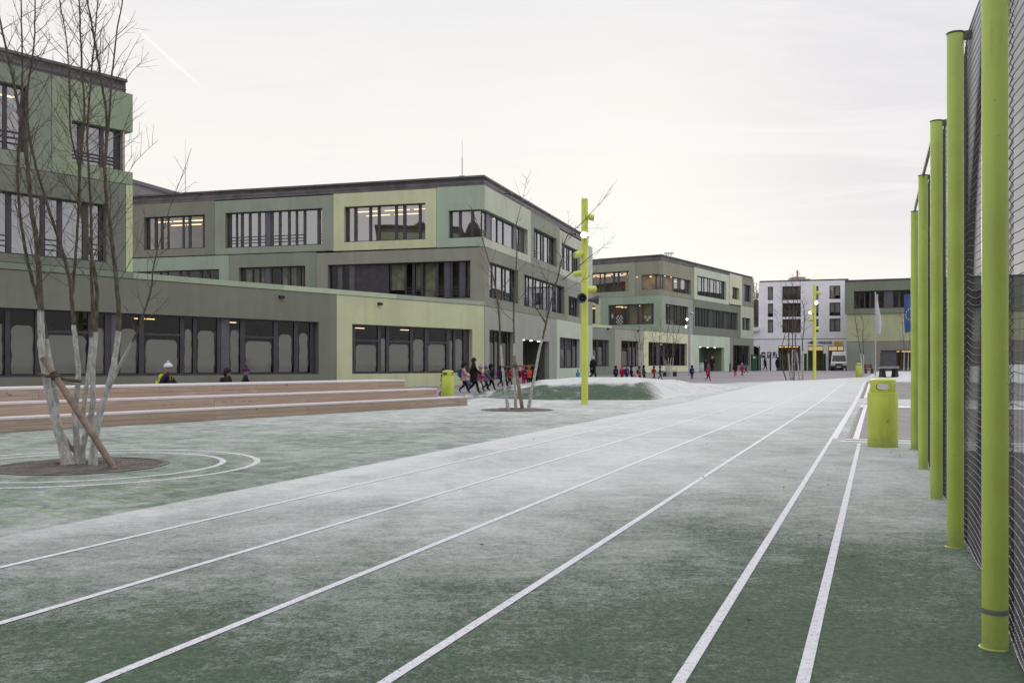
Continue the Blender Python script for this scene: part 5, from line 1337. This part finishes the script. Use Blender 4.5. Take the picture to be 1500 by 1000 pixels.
def body_proto(kid, pose):
    """height 1, facing +Y. pose: 'walk', 'walk2' (other foot), 'stand'"""
    hs = 1.34 if kid else 1.0; leg = .46 if kid else .50
    V = []; E = []; Rd = []
    def v(p, r, par=None):
        V.append(Vector(p)); Rd.append(r)
        if par is not None: E.append((par, len(V)-1))
        return len(V)-1
    hz = leg+.02; top = 1.0; hd = .122*hs; nk = top-hd*1.05
    pel = v((0,0,hz), (.075,.058)); bel = v((0,.004,hz+.09), (.068,.052), pel); ch = v((0,-.004,nk-.10), (.082,.058), bel)
    nb = v((0,-.006,nk-.028), (.045,.040), ch); n1 = v((0,.0,nk), .030, nb)
    h0 = v((0,.012,nk+hd*.32), (.043*hs,.046*hs), n1); h1 = v((0,.008,nk+hd*.68), (.050*hs,.056*hs), h0); v((0,.002,nk+hd*.93), (.036*hs,.042*hs), h1)
    sw = {'walk': 1, 'walk2': -1, 'stand': .12}[pose]
    joints = {}
    for sx in (-1, 1):
        k = sw*sx
        sh = v((sx*.098,-.004,nk-.055), .035, ch)
        ez = nk-.055-.175; ey = -.11*k
        el = v((sx*.125, ey*.8-.01, ez+.02*abs(k)), .026, sh)
        wy = ey*1.3+(.09 if k < 0 else .03); wz = ez-.135+.03*abs(k)
        wr = v((sx*.122, wy, wz), .018, el); fd = Vector((0, wy-ey*.8, wz-ez)).normalized()
        pm = v(Vector((sx*.122, wy, wz))+fd*.034, (.013,.020), wr)
        joints[sx] = (Vector((sx*.122, wy, wz))+fd*.042, fd)
        hp = v((sx*.046,0,hz-.02), .060, pel)
        if k > 0: kn, an, to = (sx*.048,.085*abs(k),hz-.235), (sx*.048,.14*abs(k),.042), (sx*.052,.14*abs(k)+.075,.022)
        else: kn, an, to = (sx*.048,.0+.01*abs(k),hz-.245), (sx*.048,-.165*abs(k),.055+.035*abs(k)), (sx*.052,-.165*abs(k)+.07,.016)
        if pose == 'stand': kn, an, to = (sx*.05,.008,hz-.235), (sx*.052,0,.042), (sx*.060,.085,.020)
        kk = v(kn, .044, hp); aa = v(an, .032, kk); v(to, (.022,.016), aa)
    body = skin_obj(V, E, Rd, {pel}, 2)
    # nose, ears, hands with five fingers each
    fv, fe, fr, roots = [], [], [], set()
    def chain(pts, rs):
        b = len(fv); roots.add(b)
        for i, (p, r) in enumerate(zip(pts, rs)):
            fv.append(Vector(p)); fr.append(r)
            if i: fe.append((b+i-1, b+i))
    for sx in (-1, 1):
        c, fd = joints[sx]; side = Vector((0, fd.z, -fd.y)); inw = Vector((-sx, 0, 0))
        for j, ln in enumerate((.040,.046,.043,.034)):
            o = c+side*((j-1.5)*.0105)*-1
            chain([o-fd*.012, o+fd*ln*.45+inw*.003, o+fd*ln*.8+inw*.012, o+fd*ln*.95+inw*.02], (.0052,.005,.0045,.0036))
        t0 = c-fd*.02+side*.014
        chain([t0, t0+side*.014+fd*.012+inw*.006, t0+side*.017+fd*.03+inw*.012], (.0062,.0056,.0044))
    hzz = nk+hd*.5
    chain([(0,.045*hs,hzz+.012*hs),(0,.062*hs,hzz-.006*hs),(0,.052*hs,hzz-.014*hs)], (.006,.008*hs,.006))
    for sx in (-1, 1): chain([(sx*.046*hs,.006,hzz+.012),(sx*.056*hs,.0,hzz),(sx*.048*hs,.006,hzz-.014)], (.006,.009,.005))
    chain([(-.016*hs,.053*hs,hzz-.03*hs),(0,.057*hs,hzz-.031*hs),(.016*hs,.053*hs,hzz-.03*hs)], (.003,.0045,.003))
    ext = skin_obj(fv, fe, fr, roots, 1)
    me = join_meshes('person_body', [body, ext])
    for m in dummy: me.materials.append(m)
    for p in me.polygons:
        c = p.center
        p.material_index = 2 if c.z < .052+.02*(abs(c.y) > .1) and c.z < .1 else (1 if c.z < hz+.03 and abs(c.x) < .105 else 0)
    # coat
    cv, ce, cr = [], [], []
    def w(p, r, par=None):
        cv.append(Vector(p)); cr.append(r)
        if par is not None: ce.append((par, len(cv)-1))
        return len(cv)-1
    coats = {}
    for long in (0, 1):
        cv, ce, cr = [], [], []
        b0 = w((0,.002,hz-(.25 if long else .07)), (.165 if long else .128,.135 if long else .104)); b1 = w((0,0,hz+.02), (.140 if long else .118,.118 if long else .098), b0); b2 = w((0,.0,hz+.10), (.096,.078), b1)
        b3 = w((0,-.004,nk-.09), (.112,.082), b2); b4 = w((0,-.008,nk-.03), (.062,.056), b3); w((0,-.006,nk+.012), (.045,.046), b4)
        for sx in (-1, 1):
            k = sw*sx; ez = nk-.055-.175; ey = -.11*k
            s = w((sx*.112,-.006,nk-.066), .060, b3); e_ = w((sx*.132, ey*.8-.01, ez+.02*abs(k)), .048, s)
            wy = ey*1.3+(.09 if k < 0 else .03); wz = ez-.135+.03*abs(k); w((sx*.126, wy, wz), .031, e_)
        coats[long] = skin_obj(cv, ce, cr, {b1}, 2)
        coats[long].polygons.foreach_set('use_smooth', [True]*len(coats[long].polygons)); coats[long].materials.append(dummy[0])
    # hat with bobble, hair, hood
    hc = Vector((0,.004,nk+hd*.66)); rx = .066*hs
    hat = MB(); hat.lathe([(rx*1.04,-.005*hs),(rx*1.08,.008*hs),(rx*1.05,.022*hs),(rx*.92,.042*hs),(rx*.62,.062*hs),(rx*.25,.073*hs),(.001,.076*hs)], 18, hc)
    hat.lathe([(.004,.070*hs),(.02*hs,.076*hs),(.024*hs,.088*hs),(.017*hs,.102*hs),(.002,.107*hs)], 10, hc)
    hatm = hat.mesh('hat', dummy[0], smooth=True)
    hr = MB(); n = 18; vs = []
    prof = [(.30,.078),(.62,.066),(.9,.045),(1.04,.015),(1.06,-.02),(1.0,-.055),(.8,-.085)]
    for a_, z_ in prof:
        for i in range(n):
            t = 2*math.pi*i/n; back = .5-.5*math.sin(t); zz_ = z_ if z_ > -.0 else z_*(.15+.85*back); rr_ = a_*rx if z_ > 0 else rx*lerp(1.0, a_, back)
            vs.append(hc+Vector((rr_*math.cos(t), rr_*1.06*math.sin(t)-(.006 if z_ < 0 else 0), zz_*hs)))
    hr.add(vs, [(i*n+k,i*n+(k+1)%n,(i+1)*n+(k+1)%n,(i+1)*n+k) for i in range(len(prof)-1) for k in range(n)]+[tuple(range(n))[::-1]])
    hairm = hr.mesh('hair', dummy[0], smooth=True)
    ey_ = MB()
    for sx in (-1, 1): ey_.lathe([(.002,-.006),(.006,-.003),(.007,0),(.005,.004),(.001,.006)], 8, (sx*.019*hs,.052*hs,hzz+.006*hs), axis=(0,1,0))
    eyem = ey_.mesh('eyes', M['dark'], smooth=True)
    bp = MB(); s = 1.15 if kid else 1
    bz = nk-.17
    bp.lathe([(.02,-.13),(.075,-.125),(.088,-.09),(.09,.02),(.08,.085),(.045,.115),(.01,.12)], 14, (0,0,0))
    bpv = [Vector((p.x*s, p.y*.62*s-.128, bz+p.z*s)) for p in bp.v]; bp.v = bpv
    for sx in (-1, 1): bp.tube([(sx*.06,-.09,bz+.11),(sx*.065,-.02,nk-.012),(sx*.068,.078,nk-.09),(sx*.075,.05,bz-.06),(sx*.06,-.08,bz-.09)], .009, 6)
    bp.box(-.055*s,.055*s,-.205*s,-.17*s,bz-.085,bz-.01, 1)
    bpm = bp.mesh('backpack', [dummy[0], dummy[1]], smooth=False)
    return dict(body=me, coat=coats[0], long=coats[1], hat=hatm, hair=hairm, eyes=eyem, pack=bpm)
PROTO = {}
_cm = {}
def cloth(c):
    if c not in _cm: _cm[c] = plain('cloth_%02x%02x%02x' % c, C(*c, .85), .9, 0, .18, 9)
    return _cm[c]
SKIN = plain('skin', (.46,.27,.20,1), .55, 0, .06, 6)
def child_mesh(name, me, root, mats):
    o = bpy.data.objects.new(name, me); COL.objects.link(o); o.parent = root
    for i, m in enumerate(mats): o.material_slots[i].link = 'OBJECT'; o.material_slots[i].material = m
    return o
def person(u, vh, vf, kid, pose, face, coat, legs, label, hat=None, hair=None, pack=None, long=False, Y=None, hh=None, shoes=(25,24,26)):
    if Y is None: g = ground_at(u, vf); Y = g.y
    h = hh or (H+(CY-vh)/F*Y-gz(Y)); key = (kid, pose)
    if hat and hh is None: h -= .03
    if key not in PROTO: PROTO[key] = body_proto(*key)
    p = PROTO[key]; root = empty('person', (px(u,Y), Y, gz(Y)+.004), label, 'person', 'children and adults walking across the yard', rz=face, sc=h)
    child_mesh('body', p['body'], root, [SKIN, cloth(legs), cloth(shoes)])
    child_mesh('coat', p['long' if long else 'coat'], root, [cloth(coat)])
    if hat: child_mesh('hat', p['hat'], root, [cloth(hat)])
    child_mesh('hair', p['hair'], root, [cloth(hair or (40,32,28))]) if not hat else None
    e = bpy.data.objects.new('eyes', p['eyes']); COL.objects.link(e); e.parent = root
    if pack: child_mesh('backpack', p['pack'], root, [cloth(pack), cloth(tuple(min(255, x+70) for x in pack))])
    return root
RT, LF, AW, TO = -math.pi/2, math.pi/2, 0.0, math.pi     # facing right, left, away, towards the camera
BK = (22,20,24)
person(246,531,0,1,'walk',RT,(45,35,60),BK,'child with white hat and bright yellow striped backpack walking behind the wooden tiers',hat=(215,215,222),pack=(196,205,40),Y=26.5,hh=1.36)
person(333,540,0,1,'walk2',RT-.2,(38,34,40),BK,'dark-haired child in dark jacket behind the wooden tiers, between white hat and purple hat',pack=(45,36,42),hair=(50,34,36),Y=27.5,hh=1.22)
person(360,536,0,1,'walk',RT+.3,(30,36,50),BK,'child with purple bobble hat and dark blue jacket behind the wooden tiers',hat=(74,34,84),Y=28,hh=1.24)
person(650,541,0,1,'walk',RT+.5,(40,44,84),(150,80,40),'child in navy jacket and orange trousers half behind the lime bin by the wooden tiers',hair=(24,26,44),Y=38,hh=1.12)
person(679.5,531.5,574.5,1,'walk2',RT,(196,160,172),BK,'child in pale pink jacket with blue backpack between the lime bin and the black-coated adult',hair=(30,26,26),pack=(44,70,104))
person(694,525,576,0,'walk',RT+.1,(26,22,27),BK,'adult in a long black coat among the children between bin and mound',hair=(52,38,36),long=True)
person(703.5,535,573,1,'walk2',RT+.2,(152,84,116),(60,60,84),'child in patterned pink coat right beside the adult in the long black coat',hat=(170,130,150))
person(719,534,571,1,'walk',RT+.55,(28,30,40),BK,'child in dark clothes with olive green backpack striding ahead of the black-coated adult',hair=(20,22,32),pack=(96,108,76))
person(733,536.5,566,1,'walk2',RT+.3,(44,54,104),BK,'child in blue jacket behind the left stem of the three-stemmed tree',hair=(26,26,36),pack=(90,34,44))
person(746,537.5,565,1,'walk',RT+.3,(150,40,40),BK,'child in red jacket with dark green backpack behind the three-stemmed tree',hair=(26,26,40),pack=(36,60,50))
person(767,535.5,564,1,'stand',AW+.4,(202,40,108),(190,40,100),'child in bright pink snowsuit behind the three-stemmed tree',hat=(208,70,130),pack=(60,40,90))
person(774.5,535.5,564,1,'stand',AW-.2,(206,96,52),BK,'child in orange jacket close beside the pink snowsuit',hat=(210,110,60))
person(784.5,530.5,563,0,'stand',AW+.3,(24,25,34),BK,'adult in black jacket beside the right stem of the three-stemmed tree',hair=(30,26,28),long=True)
person(793.5,525,555,0,'walk',RT+.2,(40,36,44),(36,34,44),'adult in dark jacket in front of the recessed entrance of the middle block',hair=(40,34,34))
person(804,530,554.8,1,'walk2',LF-.2,(92,30,44),BK,'child in dark red jacket in front of the recessed entrance',hair=(30,26,26),pack=(110,30,40))
person(846.5,541,558,1,'stand',AW+.2,(86,160,186),(86,160,186),'toddler in light blue snowsuit left of the lamp pole with horn speakers',hat=(150,120,170))
person(868.5,522.5,557,0,'walk',RT+.5,(28,28,32),BK,'white-haired adult in long black coat right of the lamp pole with horn speakers',hair=(200,196,194),long=True)
person(902,536,558.5,1,'stand',AW,(42,44,74),BK,'child in navy coat with dark backpack, first of the row behind the mound',hair=(80,34,46),pack=(30,40,62))
person(911.3,535.5,558,1,'stand',AW-.2,(176,30,62),(60,30,60),'child in red coat and red hat in the row behind the mound',hat=(186,36,70))
person(918,535,558,1,'stand',AW+.2,(90,50,130),BK,'child in purple coat with blue backpack in the row behind the mound',hat=(84,50,120),pack=(62,76,120))
person(924.8,536,557.5,1,'walk',RT,(40,34,52),BK,'child in dark coat between purple and orange coats in the row behind the mound',hair=(34,26,30))
person(929,545,558.5,1,'stand',AW+.5,(190,120,130),(190,180,180),'very small child in pale pink and white in front of the row behind the mound',hat=(214,206,206))
person(936.5,537,557.5,1,'walk2',RT-.3,(190,110,66),BK,'child in orange coat in the row behind the mound',hair=(60,40,34),pack=(30,28,30))
person(943,535.5,557.5,1,'walk',RT+.2,(52,66,96),(40,36,70),'child in slate blue coat, right end of the row of children behind the mound',hair=(34,36,60))
person(958,536.5,555,1,'walk2',RT+.4,(176,60,46),BK,'child in rust red jacket before the yellow-green panel, beside a teal jacket',hair=(40,34,30),pack=(150,60,40))
person(967,536.5,555.5,1,'walk',RT-.1,(58,96,116),(48,70,90),'child in teal jacket before the yellow-green panel',hair=(36,40,50))
person(1013.6,535.5,555.3,1,'stand',AW,(44,44,88),(80,64,84),'child in dark blue jacket standing alone right of the slim grey lamp pole',hair=(22,20,26),pack=(52,50,100))
person(1034,525,544.5,0,'stand',TO,(34,34,40),BK,'adult in dark clothes at the entrance recess, next to the pale litter bin',hair=(30,26,26),pack=None)
person(1043.5,522.6,544.2,0,'stand',TO-.5,(28,30,38),BK,'fair-haired adult in dark clothes at the entrance recess of the farther block',hair=(190,170,140))
person(1037,534,558,1,'walk',RT+.4,(166,40,90),(150,40,84),'child in pink snowsuit running across the plaza in front of two dark-clothed adults',hat=(150,60,90))
person(1077,530,551,1,'stand',AW,(44,26,34),(212,60,110),'child with dark top, white waist and pink skirt-like trousers on the plaza',hair=(40,26,28),shoes=(212,60,110))
person(1087,532,550.5,1,'walk2',RT+.6,(176,40,92),(150,34,80),'child in pink jacket on the plaza beside the teal jacket near the dark green cabinet',hat=(196,120,150))
person(1092.5,531.5,546.5,1,'walk',RT+.2,(52,110,120),(40,50,70),'child in teal jacket behind the pink jacket near the dark cabinet',hair=(34,40,44))
person(1120.7,524.5,543,0,'walk',RT+.3,(22,24,30),BK,'adult in black beside the gate below the posters',hair=(24,22,24))
person(1139,523.5,543.2,0,'stand',AW+.4,(20,20,24),BK,'adult in black between the two gate panels left of the stem cluster',hair=(24,22,24),long=True)
person(1147,524.5,543,0,'stand',AW-.4,(38,66,50),(110,100,88),'adult in dark green jacket and beige trousers by the stem cluster',hair=(50,44,40))
person(711.5,536.5,572,1,'walk2',RT+.3,(110,84,128),BK,'child in dull lilac coat between the patterned pink coat and the olive green backpack',hat=(84,70,110))
person(740,537.5,566,1,'walk',RT+.2,(86,84,90),BK,'child in plain grey coat between the blue jacket and the red jacket',hair=(40,34,30))
person(758.5,537,564,1,'stand',AW+.1,(34,34,42),BK,'child in dark coat with rusty orange hat behind the middle stem of the three-stemmed tree',hat=(170,84,44))
person(779.5,535,563.5,1,'stand',AW+.5,(40,32,40),BK,'child in blackish coat with dark red backpack between the orange jacket and the black-clad adult',hair=(26,22,24),pack=(96,30,40))
# carried bags
def bag(u, v, Y, c, label):
    o = empty('carrier_bag', pt(u, v, Y), label, 'bag', 'bags carried by the walkers'); mb = MB(); rr = random.Random(int(u))
    mb.lathe([(.06,-.20),(.13,-.19),(.15,-.10),(.14,.0),(.11,.10),(.075,.15)], 12); mb.v = [Vector((p.x*1.05, p.y*.5, p.z+rr.uniform(-.008,.008))) for p in mb.v]
    b = mb.build('bag_body', cloth(c), o, True, True); h = MB(); h.tube(spline([(-.06,0,.14),(-.04,0,.25),(.04,0,.25),(.06,0,.14)], 4), .008, 6); h.build('handle', cloth(c), o, True, True)
bag(701.5, 565.5, 43.2, (205,204,212), 'white carrier bag hanging beside the adult in the long black coat')
bag(686, 561, 43.0, (84,104,150), 'blue carrier bag held between the pale pink child and the black-coated adult')

# ------------------------------------------------------------------ small litter on the turf
M['leaf'] = plain('dry_leaf', (.085,.055,.035,1), .9, 0, .4, 20)
rl = random.Random(9)
for i, (u, v) in enumerate([(1213,712),(1148,716),(1249,818),(1305,664),(1318,668),(1339,662),(1345,667),(1334,660),(1342,661),(1200,787),(372,840),(706,801),(1150,690),(1035,652),(1030,700),(782,644),(1098,913)]):
    g = ground_at(u, v); mb = MB(); s = rl.uniform(.012,.026)*(1.3 if i in (3,4,5,6,7,8) else 1); a = rl.uniform(0, 6.28); k = 8; P = []
    for j in range(k):
        t = 2*math.pi*j/k; r = s*(1 if j % 2 == 0 else .68); P.append(Vector((g.x+r*math.cos(t+a), g.y+.6*r*math.sin(t+a), .012+rl.uniform(0,.014))))
    mb.add([Vector((g.x,g.y,.022))]+P, [(0,1+j,1+(j+1)%k) for j in range(k)])
    lab = 'small dry brown leaves lying scattered on the frosted turf and by the fence foot'
    tag(mb.build('fallen_leaf', M['leaf']), lab, 'leaf', 'fallen leaves on the turf')

# ------------------------------------------------------------------ trees behind the viewer, mirrored in the windows
def far_wood():
    t = NT('winter_wood'); p = t.pos(); n = t.noise(p, .9, 4, .7)
    m = t.bsdf(t.mix(t.rng(n, .35, .65, 0, 1), (.035,.032,.028,1), (.09,.08,.065,1)), .95)
    mb = MB(); rr = random.Random(4)
    for i in range(150):
        x = rr.uniform(-95, 95); y = -62+rr.uniform(-8, 8); hgt = rr.uniform(29, 32); r = rr.uniform(2.5, 4.5)
        prof = [(r*.5,0),(r,hgt*.3),(r*1.05,hgt*.55),(r*.75,hgt*.8),(r*.3,hgt*.96),(.05,hgt)]
        n0 = len(mb.v); mb.lathe(prof, 9, (x, y, 0)); 
        for k in range(n0, len(mb.v)): mb.v[k] = mb.v[k]+Vector((rr.uniform(-.8,.8), rr.uniform(-.8,.8), rr.uniform(-.8,.8) if mb.v[k].z > 1 else 0))
    return tag(mb.build('woodland', m), kind='stuff')
far_wood()

# ------------------------------------------------------------------ sky, sun, camera
SUN_AZ = math.radians(14); SUN_EL = math.radians(9)      # low, ahead and a little right, behind thin cloud
def world():
    w = bpy.data.worlds.new('World'); scene.world = w; w.use_nodes = True; t = NT.__new__(NT); t.t = w.node_tree; t.t.nodes.clear()
    sky = t.n('ShaderNodeTexSky', sky_type='NISHITA', sun_disc=False, sun_elevation=SUN_EL, sun_rotation=SUN_AZ, altitude=500, air_density=1.0, dust_density=2.0, ozone_density=1.5)
    d = t.n('ShaderNodeTexCoord').outputs['Generated']; sp = t.n('ShaderNodeSeparateXYZ', {0: d}); z = sp.outputs[2]
    sd = t.n('ShaderNodeVectorMath', {0: d, 1: (math.sin(SUN_AZ), math.cos(SUN_AZ), .05)}, operation='DOT_PRODUCT').outputs['Value']
    # thin high cloud: lavender grey overhead, cream towards the low sun
    hi = t.rng(z, .19, .46, 0, 1)
    base = t.mix(hi, (7.9, 7.68, 7.32, 1), (6.75, 6.72, 6.95, 1))
    glow = t.math('MULTIPLY', t.rng(sd, .86, 1.0, 0, 1), t.rng(z, .26, .02, 0, 1))
    base = t.mix(t.math('MULTIPLY', glow, .8), base, (7.95, 7.8, 7.5, 1))
    base = t.mix(t.math('MULTIPLY', t.rng(sp.outputs[0], .10, .38, 0, .95), t.rng(z, .04, .17, 0, 1)), base, (6.35, 6.28, 6.55, 1))
    base = t.mix(t.rng(z, .42, .80, 0, 1), base, (12.5, 12.4, 12.9, 1))  # zenith above the view brightened, added to give the ground more light
    # streaky veil, projected on a cloud deck
    zz = t.math('MAXIMUM', z, .02); inv = t.math('DIVIDE', 1, t.math('ADD', zz, .12))
    deck = t.n('ShaderNodeCombineXYZ', {0: t.math('MULTIPLY', sp.outputs[0], inv), 1: t.math('MULTIPLY', sp.outputs[1], inv)}).outputs[0]
    deck = t.n('ShaderNodeMapping', {'Vector': deck, 'Rotation': (0, 0, .5), 'Scale': (.8, 2.2, 1)}).outputs[0]
    veil = t.noise(deck, 1.15, 7, .58, None, .9)
    base = t.mix(t.rng(veil, .40, .66, 0, .55), base, (7.75, 7.6, 7.6, 1))
    base = t.mix(t.rng(t.noise(deck, 2.6, 6, .6, (1,1.6,1), 1.2), .50, .72, 0, .10), base, (6.3, 6.25, 6.6, 1))
    # vapour trail across the upper left
    def dirp(u, v): return Vector(((u-CX)/F, 1, (CY-v)/F)).normalized()
    a, b = dirp(140, -12), dirp(305, 137); n = a.cross(b).normalized(); al = (b-a).normalized(); m = ((a+b)/2)
    dn = t.math('ABSOLUTE', t.n('ShaderNodeVectorMath', {0: d, 1: n}, operation='DOT_PRODUCT').outputs['Value'])
    da = t.n('ShaderNodeVectorMath', {0: d, 1: al}, operation='DOT_PRODUCT').outputs['Value']; A0, A1 = a.dot(al), b.dot(al)
    tr = t.math('MULTIPLY', t.rng(dn, .0004, .0022, 1, 0), t.math('MULTIPLY', t.rng(da, A1, A1-.03, 0, 1), t.rng(da, A0-.05, A0, 0, 1)))
    tr = t.math('MULTIPLY', tr, t.rng(sp.outputs[1], 0, .1, 0, 1))
    base = t.mix(t.math('MULTIPLY', tr, .55), base, (8.6, 8.5, 8.5, 1))
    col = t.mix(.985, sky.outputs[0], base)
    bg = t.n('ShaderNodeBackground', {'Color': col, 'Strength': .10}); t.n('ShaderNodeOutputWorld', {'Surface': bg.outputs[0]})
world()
sl = bpy.data.lights.new('sun', 'SUN'); sl.energy = .6; sl.angle = math.radians(14); sl.color = (1, .90, .76)
so = bpy.data.objects.new('sun', sl); COL.objects.link(so)
sdir = Vector((math.sin(SUN_AZ)*math.cos(SUN_EL), math.cos(SUN_AZ)*math.cos(SUN_EL), math.sin(SUN_EL)))
so.rotation_euler = (-sdir).to_track_quat('-Z', 'Y').to_euler(); so.location = (20, 60, 40)
cam = bpy.data.cameras.new('camera'); co = bpy.data.objects.new('camera', cam); COL.objects.link(co)
cam.sensor_width = 36; cam.lens = 36*F/1500; cam.shift_y = (CY-500)/1500; cam.clip_end = 6000; cam.clip_start = .05
co.location = (0, 0, H); co.rotation_euler = (math.pi/2, 0, 0); scene.camera = co
scene.view_settings.view_transform = 'Standard'; scene.view_settings.look = 'None'; scene.view_settings.exposure = .30; scene.view_settings.gamma = 1
scene.render.engine = 'CYCLES'; scene.cycles.use_denoising = True; scene.cycles.max_bounces = 8; scene.cycles.transparent_max_bounces = 24
scene.cycles.caustics_reflective = False; scene.cycles.caustics_refractive = False; scene.cycles.sample_clamp_indirect = 6
